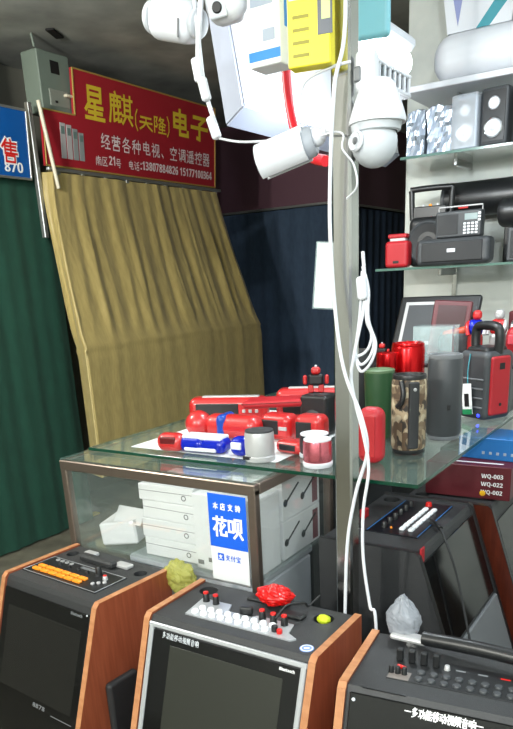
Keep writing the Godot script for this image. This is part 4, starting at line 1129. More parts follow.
func table_goods() -> void:
	var I := Transform3D.IDENTITY
	var g := 1.0042
	var gp := 1.0055
	# --- front row
	var o := thing("pebble_speaker", "small red pebble-shaped speaker beside the blue and white one", "speaker", Vector3(-1.404, gp, -1.660), 10)
	obj("shell", soft_of(I, Vector3(0, 0.030, 0), Vector3(0.092, 0.058, 0.060), 0.027, 5), mats.red_gloss, o)
	obj("face_plate", soft_of(I, Vector3(0.0, 0.038, 0.024), Vector3(0.056, 0.024, 0.014), 0.006, 3), mat("dark_red", Color(0.35, 0.03, 0.05), 0.3), o)
	o = thing("pill_speaker", "long rounded blue speaker with white top on the glass sheet", "speaker", Vector3(-1.293, gp, -1.690), 4)
	var st := new_st()
	soft(st, I, Vector3(-0.036, 0.026, 0), Vector3(0.094, 0.050, 0.076), 0.024, 5)
	soft(st, I, Vector3(0.038, 0.026, 0), Vector3(0.090, 0.050, 0.070), 0.024, 5)
	obj("shell", st, mats.blue_gloss, o)
	obj("top_plate", soft_of(I, Vector3(0, 0.048, 0), Vector3(0.142, 0.014, 0.056), 0.006, 4), mats.white_plastic, o)
	obj("foot_strip", soft_of(I, Vector3(0, 0.014, 0.034), Vector3(0.115, 0.012, 0.012), 0.005, 3), mats.white_plastic, o)
	o = thing("pebble_speaker", "small glossy blue speaker beside the silver can speaker", "speaker", Vector3(-1.158, gp, -1.685))
	obj("shell", soft_of(I, Vector3(0, 0.031, 0), Vector3(0.062, 0.060, 0.058), 0.026, 5), mats.blue_gloss, o)
	obj("face_plate", soft_of(I, Vector3(0, 0.036, 0.026), Vector3(0.036, 0.022, 0.010), 0.004, 3), mats.white_plastic, o)
	o = mini_speaker("brushed silver mini can speaker on the glass sheet", Vector3(-1.080, gp, -1.668), 0.044, 0.090, mats.silver_metal, mats.grey_plastic, mats.silver_metal)
	obj("port", soft_of(I, Vector3(-0.018, 0.012, 0.041), Vector3(0.030, 0.010, 0.006), 0.002, 2), mats.ink, o)
	o = thing("pebble_speaker", "flat red speaker behind the two white-topped mini speakers", "speaker", Vector3(-1.03, gp, -1.775), -8)
	obj("shell", soft_of(I, Vector3(0, 0.021, 0), Vector3(0.10, 0.040, 0.06), 0.018, 4), mats.red_gloss, o)
	obj("face_plate", soft_of(I, Vector3(0, 0.022, 0.028), Vector3(0.06, 0.018, 0.008), 0.003, 2), mats.ink, o)
	mini_speaker("dark mini can speaker with white top behind the pink one", Vector3(-0.951, gp, -1.764), 0.044, 0.070, mats.black_plastic, mats.white_plastic, mats.white_plastic)
	mini_speaker("pink metallic mini can speaker with white base", Vector3(-0.891, gp, -1.670), 0.041, 0.078, mats.pink_metal, mats.white_plastic, mats.white_plastic)
	# --- red radios in a heap on the paper
	o = thing("toy_car_speaker", "glossy red speaker with a round ball end and blue band", "speaker", Vector3(-1.400, gp, -1.875), 4)
	obj("ball_end", lathe_of(ball_profile(0.046, 0.047), 22, turn(Vector3(-0.045, 0, 0.015))), mats.red_gloss, o)
	obj("body", soft_of(I, Vector3(0.085, 0.042, 0), Vector3(0.21, 0.080, 0.085), 0.036, 5), mats.red_gloss, o)
	obj("blue_band", soft_of(I, Vector3(0.055, 0.042, 0.001), Vector3(0.036, 0.087, 0.092), 0.036, 4), mat("band_blue", Color(0.05, 0.25, 0.62), 0.35), o)
	red_radio("red radio with black front beside the blue-banded speaker", Vector3(-1.170, gp, -1.935), turn(Vector3.ZERO, -4), Vector3(0.12, 0.085, 0.075), mats.ink, false)
	red_radio("red radio with black front beside the black box speaker", Vector3(-1.035, gp, -1.905), turn(Vector3.ZERO, 3), Vector3(0.10, 0.095, 0.075), mats.ink, false)
	red_radio("long red radio with chrome strip at the back of the heap", Vector3(-1.50, gp, -2.12), turn(Vector3.ZERO, 20), Vector3(0.30, 0.095, 0.085), mats.black_plastic)
	red_radio("long red radio with chrome strip leaning behind the black box", Vector3(-1.22, gp, -2.25), turn(Vector3.ZERO, 22), Vector3(0.26, 0.12, 0.085), mat("black_grille", Color(0.06, 0.06, 0.06), 0.5))
	o = thing("red_slab", "flat bright red case lying across the red radios", "case", Vector3(-1.215, 1.095, -2.04), 14)
	o.rotation_degrees = Vector3(0, 14, 3)
	obj("shell", soft_of(I, Vector3(0, 0.014, 0), Vector3(0.27, 0.026, 0.11), 0.012, 3), mats.red_rubber, o)
	obj("lid_line", box_of(I, Vector3(0, 0.018, 0), Vector3(0.272, 0.002, 0.112), 0.0005), mat("dark_red", Color.BLACK), o)
	o = thing("box_speaker", "black box speaker with silver front by the red radios", "speaker", Vector3(-1.085, g, -2.05), 0)
	obj("case", soft_of(I, Vector3(0, 0.068, 0), Vector3(0.10, 0.134, 0.09), 0.012, 3), mats.black_plastic, o)
	obj("grille", lathe_of(can_profile(0.034, 0.006, 0.002), 22, rot(Vector3(0.0, 0.055, 0.043), 90, 0, 0)), mats.grey_plastic, o)
	obj("top_slot", box_of(I, Vector3(0, 0.134, 0.0), Vector3(0.07, 0.004, 0.03), 0.001), mats.grey_plastic, o)
	robot_toy("small red and black robot toy standing on the black box speaker", Vector3(-1.10, g + 0.137, -2.06), 25, 0.078)
	o = thing("column_speaker", "plain black column speaker behind the steel pole", "speaker", Vector3(-1.012, g, -2.20))
	column_speaker(o, 0.052, 0.262, mats.black_matte, mats.black_plastic)
	# --- right of the pole
	o = thing("block_speaker", "red rubber-coated block speaker beside the steel pole", "speaker", Vector3(-0.771, g, -1.765), 0)
	obj("shell", soft_of(I, Vector3(0, 0.078, 0), Vector3(0.072, 0.156, 0.060), 0.026, 5), mats.red_rubber, o)
	obj("front_grille", soft_of(I, Vector3(0, 0.078, 0.0285), Vector3(0.044, 0.115, 0.006), 0.003, 3), mat("red_grille", Color(0.62, 0.07, 0.10), 0.6), o)
	o = thing("green_cup", "tapered army green cup speaker behind the camouflage one", "speaker", Vector3(-0.882, g, -2.075))
	obj("shell", lathe_of([Vector2(0, 0), Vector2(0.038, 0), Vector2(0.040, 0.006), Vector2(0.048, 0.195), Vector2(0.048, 0.210)], 28), mats.army_green, o)
	obj("rim", lathe_of([Vector2(0.048, 0.208), Vector2(0.0485, 0.215), Vector2(0.045, 0.217), Vector2(0.043, 0.210), Vector2(0, 0.208)], 28), mat("rim_green", Color(0.33, 0.42, 0.30), 0.5), o)
	# camouflage column with two tones of patches
	o = thing("column_speaker", "camouflage column speaker with black control strip", "speaker", Vector3(-0.723, g, -1.918), 0)
	var cam_m := mat("camouflage", Color(1, 1, 1), 0.65)
	cam_m.albedo_texture = camo()
	cam_m.uv1_triplanar = true
	cam_m.uv1_scale = Vector3.ONE * 5.0
	column_speaker(o, 0.050, 0.226, cam_m, mats.black_plastic)
	obj("control_strip", soft_of(rot(Vector3(0.030, 0.115, 0.042), 0, 36, 0), Vector3.ZERO, Vector3(0.030, 0.19, 0.014), 0.005, 3), mats.black_matte, o)
	obj("button", lathe_of(can_profile(0.005, 0.003, 0.001), 12, rot(Vector3(0.035, 0.19, 0.048), 90, 36, 0)), mats.silver_metal, o)
	obj("carry_strap", tube_of([Vector3(-0.005, 0.212, 0.050), Vector3(0.004, 0.180, 0.057), Vector3(0.0, 0.155, 0.058), Vector3(-0.014, 0.140, 0.055)], 0.008, 8, 5), mats.black_plastic, o)
	o = thing("column_speaker", "tall grey column speaker with silver rim", "speaker", Vector3(-0.688, g, -2.128), 0)
	column_speaker(o, 0.053, 0.260, mats.grey_plastic, mats.mid_grey)
	obj("badge", soft_of(rot(Vector3(0.030, 0.105, 0.047), 0, 34, 0), Vector3.ZERO, Vector3(0.010, 0.016, 0.004), 0.001, 2), mats.ink, o)
	o = thing("red_can", "tall glossy red can speaker behind the green cup", "speaker", Vector3(-0.935, g, -2.46))
	column_speaker(o, 0.060, 0.262, mats.red_metal, mats.red_metal)
	o = thing("red_can", "short red-topped can beside the taller red one", "speaker", Vector3(-0.975, g, -2.36))
	obj("lower_body", lathe_of(can_profile(0.034, 0.172, 0.004), 22), mats.black_plastic, o)
	obj("red_top", lathe_of(can_profile(0.037, 0.066, 0.005, 0.171), 22), mats.red_metal, o)
	o = thing("acrylic_case", "clear acrylic box on the raised shelf", "case", Vector3(-0.895, 1.178, -2.640))
	for e in [[Vector3(0, 0.066, 0.04), Vector3(0.15, 0.13, 0.003)], [Vector3(0, 0.066, -0.04), Vector3(0.15, 0.13, 0.003)], [Vector3(0.0735, 0.066, 0), Vector3(0.003, 0.13, 0.076)], [Vector3(-0.0735, 0.066, 0), Vector3(0.003, 0.13, 0.076)], [Vector3(0, 0.1325, 0), Vector3(0.153, 0.003, 0.083)]]:
		obj("panel", box_of(I, e[0], e[1], 0.0005), mats.acrylic, o)
	# boombox with handle and red end
	o = thing("boombox", "black boombox with top handle and red end panel", "boombox", Vector3(-0.666, g, -2.505), -30)
	obj("body", soft_of(I, Vector3(0, 0.118, 0), Vector3(0.14, 0.234, 0.13), 0.022, 4), mats.grey_plastic, o)
	for k in 4:
		obj("rib", soft_of(I, Vector3(0.0, 0.045 + k * 0.032, 0.064), Vector3(0.11, 0.006, 0.008), 0.002, 2), mats.mid_grey, o)
	obj("end_panel", soft_of(I, Vector3(0.070, 0.118, 0.006), Vector3(0.020, 0.20, 0.085), 0.009, 4), mats.red_rubber, o)
	obj("end_window", soft_of(I, Vector3(0.0795, 0.185, 0.006), Vector3(0.003, 0.022, 0.024), 0.001, 2), mats.ink, o)
	obj("end_button", lathe_of(can_profile(0.006, 0.003, 0.001), 12, rot(Vector3(0.0785, 0.055, 0.006), 0, 0, -90)), mats.ink, o)
	obj("shoulder", soft_of(I, Vector3(0, 0.232, 0), Vector3(0.10, 0.03, 0.10), 0.012, 3), mats.black_plastic, o)
	obj("handle", tube_of([Vector3(-0.052, 0.225, 0), Vector3(-0.056, 0.285, 0), Vector3(-0.040, 0.312, 0), Vector3(0.036, 0.312, 0), Vector3(0.054, 0.285, 0), Vector3(0.052, 0.225, 0)], 0.016, 10, 6), mats.black_plastic, o)
	obj("price_cord", tube_of([Vector3(-0.010, 0.225, 0.066), Vector3(-0.010, 0.17, 0.074), Vector3(-0.006, 0.125, 0.076)], 0.002, 6, 4), mats.teal_card, o)
	var tg := obj("hang_tag", box_of(rot(Vector3(-0.004, 0.072, 0.078), 0, 0, 8), Vector3.ZERO, Vector3(0.046, 0.105, 0.002), 0.0005), mats.paper_white, o)
	obj("tag_figure", box_of(rot(Vector3(-0.004, 0.068, 0.0795), 0, 0, 8), Vector3.ZERO, Vector3(0.022, 0.045, 0.001), 0.0003), mats.ink, tg)
	obj("tag_foot", box_of(rot(Vector3(0.002, 0.028, 0.0795), 0, 0, 8), Vector3.ZERO, Vector3(0.046, 0.018, 0.001), 0.0003), mat("tag_green", Color(0.08, 0.50, 0.30), 0.5), tg)
	obj("status_led", lathe_of(ball_profile(0.006), 8, turn(Vector3(0.040, 0.018, 0.064))), glow("led_blue", Color(0.15, 0.2, 1.0), 3.0), o)
	# things on the raised shelf
	var f := thing("picture_frame", "black framed player leaning at the back of the raised shelf", "player", Vector3(-0.985, 1.187, -2.835), 0)
	f.rotation_degrees = Vector3(-30, 0, 0)
	obj("frame", soft_of(I, Vector3(0, 0.125, 0), Vector3(0.34, 0.25, 0.03), 0.012, 3), mats.black_plastic, f)
	obj("inner_frame", box_of(I, Vector3(-0.04, 0.125, 0.016), Vector3(0.20, 0.19, 0.004), 0.001), mats.silver_metal, f)
	obj("inner_panel", box_of(I, Vector3(-0.04, 0.125, 0.019), Vector3(0.17, 0.16, 0.002), 0.0005), mats.grey_plastic, f)
	f = thing("picture_frame", "maroon framed player standing aslant on the raised shelf", "player", Vector3(-0.905, 1.1785, -2.79), 0)
	f.rotation_degrees = Vector3(-16, 8, -4)
	obj("frame", soft_of(I, Vector3(0, 0.11, 0), Vector3(0.15, 0.22, 0.02), 0.006, 3), mats.maroon_card, f)
	obj("inner_panel", box_of(I, Vector3(0, 0.115, 0.011), Vector3(0.11, 0.17, 0.002), 0.0005), mat("dark_plum", Color(0.20, 0.06, 0.08), 0.3), f)
	# pile of small toys
	o = thing("mouse_speaker", "grey and orange mouse-shaped speaker on the raised shelf", "speaker", Vector3(-0.850, 1.178, -2.735), 8)
	obj("body", soft_of(I, Vector3(0, 0.055, 0), Vector3(0.13, 0.108, 0.08), 0.038, 4), mats.grey_plastic, o)
	obj("top_shell", soft_of(rot(Vector3(0.0, 0.10, 0), 0, 0, 12), Vector3.ZERO, Vector3(0.10, 0.03, 0.06), 0.014, 3), mat("shell_orange", Color(0.78, 0.30, 0.18), 0.35), o)
	var toys := [["blue and red robot toy in the heap on the raised shelf", Vector3(-0.765, 1.178, -2.700), 0], ["red robot toy with silver trim in the heap", Vector3(-0.685, 1.178, -2.715), 1], ["blue robot toy with chrome limbs at the heap's end", Vector3(-0.605, 1.178, -2.72), 2]]
	for q in toys:
		var k: int = q[2]
		var main: Material = [mats.blue_gloss, mats.red_gloss, mats.blue_gloss][k]
		var other: Material = [mats.red_gloss, mats.silver_metal, mats.chrome][k]
		var tt := thing("toy_figure", q[0], "toy", q[1], [20, -10, 15][k], "toys heaped on the raised shelf")
		obj("lower_body", soft_of(I, Vector3(0, 0.05, 0), Vector3(0.055, 0.10, 0.05), 0.016, 3), other, tt)
		obj("torso", soft_of(I, Vector3(0, 0.12, 0), Vector3(0.062, 0.06, 0.05), 0.022, 3), main, tt)
		obj("head", soft_of(I, Vector3(0.004, 0.165, 0.004), Vector3(0.034, 0.036, 0.034), 0.014, 3), other, tt)
		for s in [-1, 1]:
			obj("arm", tube_of([Vector3(s * 0.024, 0.14, 0), Vector3(s * 0.033, 0.125, 0.02), Vector3(s * 0.028, 0.095, 0.032)], 0.008, 8, 4), mats.silver_metal if s > 0 else other, tt)
	robot_toy("red robot toy with white crest standing on a red box", Vector3(-0.625, 1.349, -2.815), 10, 0.058)
	tag(obj("red_carton", box_of(turn(Vector3(-0.625, 1.1785, -2.815), 6), Vector3(0, 0.085, 0), Vector3(0.09, 0.17, 0.06), 0.003), mats.maroon_card), "dark red carton standing at the raised shelf's end", "box")
	o = thing("red_helmet_speaker", "bright red rounded speaker beside the boombox handle", "speaker", Vector3(-0.590, 1.178, -2.635), 0)
	obj("shell", soft_of(I, Vector3(0.0, 0.065, 0), Vector3(0.09, 0.13, 0.07), 0.032, 4), mats.red_rubber, o)
	obj("visor", soft_of(I, Vector3(0.0, 0.085, 0.031), Vector3(0.066, 0.035, 0.012), 0.005, 3), mat("pale_red", Color(0.85, 0.30, 0.35), 0.4), o)
	robot_toy("dark red robot toy at the raised shelf's left end", Vector3(-1.12, 1.178, -2.66), 0, 0.06)
	robot_toy("red robot toy standing next to the black framed player", Vector3(-1.05, 1.178, -2.66), -15, 0.055)
	# boxes under and beside the sheet
	o = thing("maroon_box", "maroon cardboard box printed with model numbers", "box", Vector3(-0.665, 0.7555, -2.42), 2)
	obj("carton", box_of(I, Vector3(0, 0.058, 0), Vector3(0.29, 0.115, 0.19), 0.002), mats.maroon_card, o)
	for k in 3:
		latin("lettering", ["WQ-003", "WQ-022", "WQ-002"][k], mats.paper_white, o, Transform3D(Basis.IDENTITY, Vector3(0.048, 0.070 - k * 0.028, 0.0952)), 0.014, 0.072)
	obj("yellow_dot", lathe_of(can_profile(0.010, 0.001, 0.0003), 18, rot(Vector3(0.055, 0.021, 0.0952), 90, 0, 0)), mat("dot_yellow", Color(0.85, 0.65, 0.05), 0.5), o)
	obj("white_band", box_of(I, Vector3(0.03, 0.1155, 0.05), Vector3(0.16, 0.0006, 0.012), 0.0002), mats.paper_white, o)
	tag(obj("brown_carton", box_of(turn(Vector3(-0.70, 0.7555, -2.63), 0), Vector3(0, 0.058, 0), Vector3(0.26, 0.115, 0.18), 0.003), mat("brown_card", Color(0.30, 0.22, 0.15), 0.7)), "brown carton behind the maroon box", "box")
	o = thing("blue_box", "flat blue box printed with pale symbols under the glass edge", "box", Vector3(-0.580, 0.8715, -2.50), -4)
	obj("carton", box_of(I, Vector3(0, 0.038, 0), Vector3(0.28, 0.076, 0.17), 0.002), mats.blue_card, o)
	for k in 6:
		obj("print_mark", box_of(I, Vector3(-0.05 + k * 0.025, 0.024, 0.0855), Vector3(0.010, 0.010, 0.0006), 0.0002), mats.print_grey, o)
	o = thing("drum_bag", "round black padded case on a brown carton", "case", Vector3(-0.27, 0.60, -2.30), 0)
	obj("shell", soft_of(I, Vector3(0, 0.11, 0), Vector3(0.20, 0.22, 0.20), 0.09, 5), mats.black_matte, o)
	obj("stud", lathe_of(ball_profile(0.006), 10, turn(Vector3(-0.06, 0.05, 0.108))), mats.white_plastic, o)
	tag(obj("brown_carton", box_of(turn(Vector3(-0.09, 0.0, -2.35), 0), Vector3(0, 0.30, 0), Vector3(0.30, 0.598, 0.30), 0.004), mats.brown_card), "tall brown carton under the round black case", "box")

func camo() -> ImageTexture:
	var n := FastNoiseLite.new()
	n.seed = 5
	n.frequency = 0.016
	n.fractal_octaves = 2
	var im := Image.create(256, 256, false, Image.FORMAT_RGB8)
	for y in 256:
		for x in 256:
			var a := n.get_noise_2d(x * 1.3, y * 0.8)
			var b := n.get_noise_2d(x * 1.6 + 500.0, y + 300.0)
			var c := Color(0.62, 0.55, 0.44)
			if a > 0.10:
				c = Color(0.36, 0.28, 0.20)
			elif b > 0.14:
				c = Color(0.17, 0.15, 0.13)
			elif b < -0.22:
				c = Color(0.74, 0.69, 0.58)
			im.set_pixel(x, y, c)
	return ImageTexture.create_from_image(im)

# ---------------------------------------------------------------- wall shelves and what stands on them
func shelf_goods() -> void:
	var I := Transform3D.IDENTITY
	var sh := thing("glass_wall_shelf", "glass wall shelf carrying radios and round boomboxes", "shelf", Vector3(-0.45, 1.520, -3.165))
	obj("pane", box_of(I, Vector3(0, 0, 0), Vector3(1.69, 0.010, 0.34), 0.001), mats.table_glass, sh)
	obj("edge", box_of(I, Vector3(0, 0, 0.171), Vector3(1.69, 0.010, 0.002), 0.0004), mat("shelf_edge", Color(0.30, 0.42, 0.38), 0.2), sh)
	for x in [-0.60, 0.05, 0.65]:
		var br := obj("bracket", box_of(I, Vector3(x, -0.02, -0.06), Vector3(0.014, 0.028, 0.22), 0.002), mats.steel, sh)
		obj("upright", box_of(I, Vector3(x, -0.16, -0.165), Vector3(0.022, 0.40, 0.010), 0.002), mats.steel, br)
	sh = thing("glass_wall_shelf", "glass wall shelf carrying foil-wrapped packages", "shelf", Vector3(-0.40, 1.944, -3.165))
	obj("pane", box_of(I, Vector3(0, 0, 0), Vector3(1.58, 0.010, 0.34), 0.001), mats.table_glass, sh)
	obj("edge", box_of(I, Vector3(0, 0, 0.171), Vector3(1.58, 0.010, 0.002), 0.0004), mats.shelf_edge, sh)
	for x in [-0.60, 0.05, 0.65]:
		obj("bracket", box_of(I, Vector3(x, -0.02, -0.06), Vector3(0.014, 0.028, 0.22), 0.002), mats.steel, sh)
	sh = thing("white_top_shelf", "white board shelf at the top of the back wall", "shelf", Vector3(-0.40, 2.185, -3.165))
	obj("board", box_of(I, Vector3(0, 0, 0), Vector3(1.58, 0.022, 0.34), 0.003), mats.white_plastic, sh)
	for x in [-0.60, 0.05, 0.65]:
		obj("bracket", box_of(I, Vector3(x, -0.025, -0.06), Vector3(0.014, 0.026, 0.22), 0.002), mats.steel, sh)
	var y := 1.5252
	# red radio
	var o := thing("red_radio", "small square red radio at the glass shelf's end", "radio", Vector3(-1.205, y, -3.03), 0)
	obj("body", soft_of(I, Vector3(0, 0.055, 0), Vector3(0.105, 0.108, 0.06), 0.016, 3), mats.red_rubber, o)
	obj("top_bar", soft_of(I, Vector3(0, 0.128, 0), Vector3(0.085, 0.018, 0.04), 0.007, 3), mats.red_rubber, o)
	obj("neck", box_of(I, Vector3(0, 0.113, 0), Vector3(0.07, 0.018, 0.03), 0.003), mats.silver_metal, o)
	obj("slot", soft_of(I, Vector3(0, 0.024, 0.030), Vector3(0.026, 0.010, 0.004), 0.001, 2), mats.ink, o)
	# drum speaker
	o = thing("drum_boombox", "round black drum speaker with square handle on the glass shelf", "boombox", Vector3(-1.098, y, -3.125), 6)
	obj("body", soft_of(I, Vector3(0, 0.10, 0), Vector3(0.17, 0.20, 0.11), 0.03, 4), mats.black_plastic, o)
	obj("cone_ring", lathe_of([Vector2(0.06, 0), Vector2(0.085, 0.002), Vector2(0.088, 0.012), Vector2(0.080, 0.018), Vector2(0.074, 0.014)], 30, rot(Vector3(0, 0.095, 0.048), 90, 0, 0)), mats.grey_plastic, o)
	obj("cone", lathe_of([Vector2(0.076, 0.014), Vector2(0.03, 0.004), Vector2(0.022, 0.010), Vector2(0.0, 0.014)], 30, rot(Vector3(0, 0.095, 0.048), 90, 0, 0)), mats.black_matte, o)
	obj("handle", tube_of([Vector3(-0.08, 0.19, 0), Vector3(-0.085, 0.295, 0), Vector3(-0.075, 0.31, 0), Vector3(0.075, 0.31, 0), Vector3(0.085, 0.295, 0), Vector3(0.08, 0.19, 0)], 0.012, 8, 3), mats.black_plastic, o)
	var cpn := obj("control_plate", box_of(I, Vector3(0, 0.215, 0.01), Vector3(0.14, 0.05, 0.05), 0.004), mats.black_plastic, o)
	for k in 3:
		knob(cpn, Vector3(-0.03 + k * 0.03, 0.24, 0.02), 0.007, 0.008, mats.orange_key if k == 1 else mats.silver_metal)
	# lower black bar speaker with radio on it
	o = thing("bar_speaker", "long black bar speaker with white badge under the radio", "speaker", Vector3(-0.955, y, -3.012), 0)
	obj("body", soft_of(I, Vector3(0, 0.052, 0), Vector3(0.305, 0.102, 0.09), 0.022, 4), mats.grey_plastic, o)
	obj("grille", soft_of(I, Vector3(0, 0.052, 0.042), Vector3(0.25, 0.076, 0.012), 0.005, 3), mats.black_matte, o)
	obj("badge", soft_of(I, Vector3(0.0, 0.056, 0.049), Vector3(0.034, 0.014, 0.003), 0.001, 2), mats.white_plastic, o)
	o = thing("pocket_radio", "dark grey radio with keypad and display on the bar speaker", "radio", Vector3(-0.94, y + 0.1032, -3.02), 0)
	obj("body", soft_of(I, Vector3(0, 0.051, 0), Vector3(0.185, 0.100, 0.055), 0.008, 3), mats.grey_plastic, o)
	obj("grille", soft_of(I, Vector3(-0.042, 0.05, 0.026), Vector3(0.085, 0.075, 0.006), 0.002, 2), mats.black_matte, o)
	obj("display", box_of(I, Vector3(0.052, 0.075, 0.028), Vector3(0.052, 0.024, 0.003), 0.001), mat("display_grey", Color(0.52, 0.58, 0.58), 0.3), o)
	var kk := soft_of(I, Vector3.ZERO, Vector3(0.011, 0.008, 0.004), 0.0015, 2).commit()
	for a in 4:
		for b in 4:
			inst("key", kk, mats.white_key, o, turn(Vector3(0.028 + a * 0.0155, 0.050 - b * 0.0115, 0.029)))
	for b in 3:
		inst("key", kk, mats.white_key, o, turn(Vector3(0.085, 0.085 - b * 0.012, 0.029)))
	obj("handle", tube_of([Vector3(-0.088, 0.09, 0), Vector3(-0.088, 0.118, 0), Vector3(0.088, 0.118, 0), Vector3(0.088, 0.09, 0)], 0.0035, 6, 1, false), mats.silver_metal, o)
	# cylinder boombox above, on its own cradle at the back
	o = thing("cylinder_boombox", "long black cylinder boombox with red badge lying behind the radio", "boombox", Vector3(-0.900, y, -3.262), 0)
	obj("barrel", lathe_of([Vector2(0.0, -0.19), Vector2(0.055, -0.19), Vector2(0.068, -0.180), Vector2(0.070, -0.16), Vector2(0.070, 0.16), Vector2(0.068, 0.180), Vector2(0.055, 0.19), Vector2(0.052, 0.180), Vector2(0.0, 0.180)], 28, rot(Vector3(0, 0.265, 0), 0, 0, -90)), mats.black_plastic, o)
	for s in [-1, 1]:
		obj("end_ring", lathe_of([Vector2(0.056, 0), Vector2(0.072, 0.004), Vector2(0.073, 0.014), Vector2(0.070, 0.018)], 28, rot(Vector3(s * 0.178 - 0.009, 0.265, 0), 0, 0, -90)), mats.grey_plastic, o)
	obj("badge", soft_of(I, Vector3(-0.085, 0.232, 0.064), Vector3(0.042, 0.014, 0.006), 0.002, 2), mats.red_cap, o)
	for s in [-1, 1]:
		obj("leg", box_of(I, Vector3(s * 0.10, 0.10, 0), Vector3(0.03, 0.20, 0.08), 0.004), mats.black_plastic, o)
	o = thing("cylinder_boombox", "short black cylinder boombox on a black box at the shelf", "boombox", Vector3(-0.695, y + 0.131, -3.07), 0)
	obj("barrel", lathe_of([Vector2(0, -0.10), Vector2(0.045, -0.10), Vector2(0.054, -0.088), Vector2(0.055, -0.07), Vector2(0.055, 0.07), Vector2(0.054, 0.088), Vector2(0.045, 0.10), Vector2(0, 0.10)], 24, rot(Vector3(0, 0.055, 0), 0, 0, -90)), mats.black_plastic, o)
	obj("end_disc", lathe_of(can_profile(0.036, 0.006, 0.002), 22, rot(Vector3(-0.104, 0.055, 0), 0, 0, -90)), mats.grey_plastic, o)
	o = thing("box_speaker", "black box speaker under the short cylinder boombox", "speaker", Vector3(-0.655, y, -3.06), 0)
	obj("case", soft_of(I, Vector3(0, 0.064, 0), Vector3(0.19, 0.128, 0.10), 0.010, 3), mats.grey_plastic, o)
	obj("grille", soft_of(I, Vector3(0, 0.064, 0.048), Vector3(0.16, 0.10, 0.008), 0.003, 2), mats.black_matte, o)
	# upper shelf
	y = 1.9492
	var foil := mat("foil", Color(0.66, 0.70, 0.75), 0.22, 0.85)
	for k in 2:
		var p := thing("foil_package", ["narrow foil-wrapped package at the upper shelf's end", "wide foil-wrapped package beside the cased speakers"][k], "package", Vector3([-1.135, -1.040][k], y, -3.06), 0)
		var w: float = [0.075, 0.10][k]
		obj("carton", box_of(I, Vector3(0, 0.082, 0), Vector3(w - 0.012, 0.155, 0.07), 0.004), mats.grey_plastic, p)
		obj("foil_wrap", crumpled_box(Vector3(w, 0.165, 0.085), 31 + k), foil, p)
	for k in 3:
		var p := thing("boxed_speaker", ["clear-cased speaker with two white cones", "black speaker with two white cones next to the clear-cased one", "black speaker with two white cones at the right of the row"][k], "speaker", Vector3([-0.930, -0.822, -0.705][k], y, -3.05), -6)
		var h: float = [0.185, 0.198, 0.19][k]
		var w: float = [0.092, 0.105, 0.10][k]
		obj("case", soft_of(I, Vector3(0, h / 2, 0), Vector3(w, h, 0.08), 0.012, 3), [mats.print_grey, mats.grey_plastic, mats.grey_plastic][k], p)
		obj("bezel", soft_of(I, Vector3(0, h / 2, 0.039), Vector3(w - 0.018, h - 0.024, 0.006), 0.002, 2), [mats.mid_grey, mats.black_plastic, mats.black_plastic][k], p)
		for q in [[0.30, 0.030], [0.72, 0.020]]:
			var c := obj("cone", lathe_of([Vector2(q[1], 0), Vector2(q[1] * 0.95, 0.006), Vector2(q[1] * 0.4, 0.002), Vector2(q[1] * 0.3, 0.006), Vector2(0, 0.008)], 24, rot(Vector3(0, h * q[0], 0.041), 90, 0, 0)), mats.white_plastic, p)
			obj("surround", lathe_of([Vector2(q[1], 0), Vector2(q[1] * 1.15, 0.003), Vector2(q[1] * 1.22, 0.0)], 24, rot(Vector3(0, h * q[0], 0.042), 90, 0, 0)), mats.chrome, c)
		if k == 0:
			obj("clear_sleeve", box_of(I, Vector3(0, h / 2 + 0.002, 0.004), Vector3(w + 0.012, h + 0.004, 0.10), 0.004), mats.clear_film, p)
	# top shelf
	y = 2.1962
	tag(obj("white_bundle", soft_of(turn(Vector3(-0.89, y, -3.13), 0), Vector3(0, 0.085, 0), Vector3(0.40, 0.17, 0.22), 0.075, 5), mats.white_plastic), "large rounded white package on the top shelf", "package")
	tag(obj("white_bundle", soft_of(turn(Vector3(-0.56, y, -3.13), 0), Vector3(0, 0.06, 0), Vector3(0.18, 0.12, 0.18), 0.03, 4), mats.soft_white), "small white package on the top shelf beside the blue bag", "package")
	var b := thing("carrier_bag", "teal and white carrier bag on the large rounded white package", "bag", Vector3(-0.90, y + 0.1705, -3.13), 0)
	obj("bag_body", prism_of(I, PackedVector2Array([Vector2(-0.14, 0), Vector2(0.10, 0), Vector2(0.13, 0.26), Vector2(-0.18, 0.26)]), -0.05, 0.05), mats.white_plastic, b)
	obj("teal_band", prism_of(I, PackedVector2Array([Vector2(-0.03, 0.0), Vector2(0.02, 0.0), Vector2(0.13, 0.12), Vector2(0.13, 0.19)]), 0.0501, 0.0515), mats.teal_card, b)
	obj("lilac_patch", prism_of(I, PackedVector2Array([Vector2(-0.155, 0.26), Vector2(-0.10, 0.02), Vector2(-0.06, 0.26)]), 0.0501, 0.0512), mat("lilac", Color(0.52, 0.55, 0.72), 0.5), b)
	b = thing("carrier_bag", "slate blue carrier bag at the front of the top shelf", "bag", Vector3(-0.64, y, -3.00), -8)
	obj("bag_body", prism_of(I, PackedVector2Array([Vector2(-0.065, 0), Vector2(0.085, 0), Vector2(0.10, 0.36), Vector2(-0.095, 0.36)]), -0.03, 0.02), mat("slate_blue", Color(0.30, 0.42, 0.60), 0.5), b)
	obj("print_panel", box_of(I, Vector3(0.01, 0.24, 0.0206), Vector3(0.13, 0.12, 0.001), 0.0003), mat("lilac", Color.WHITE), b)

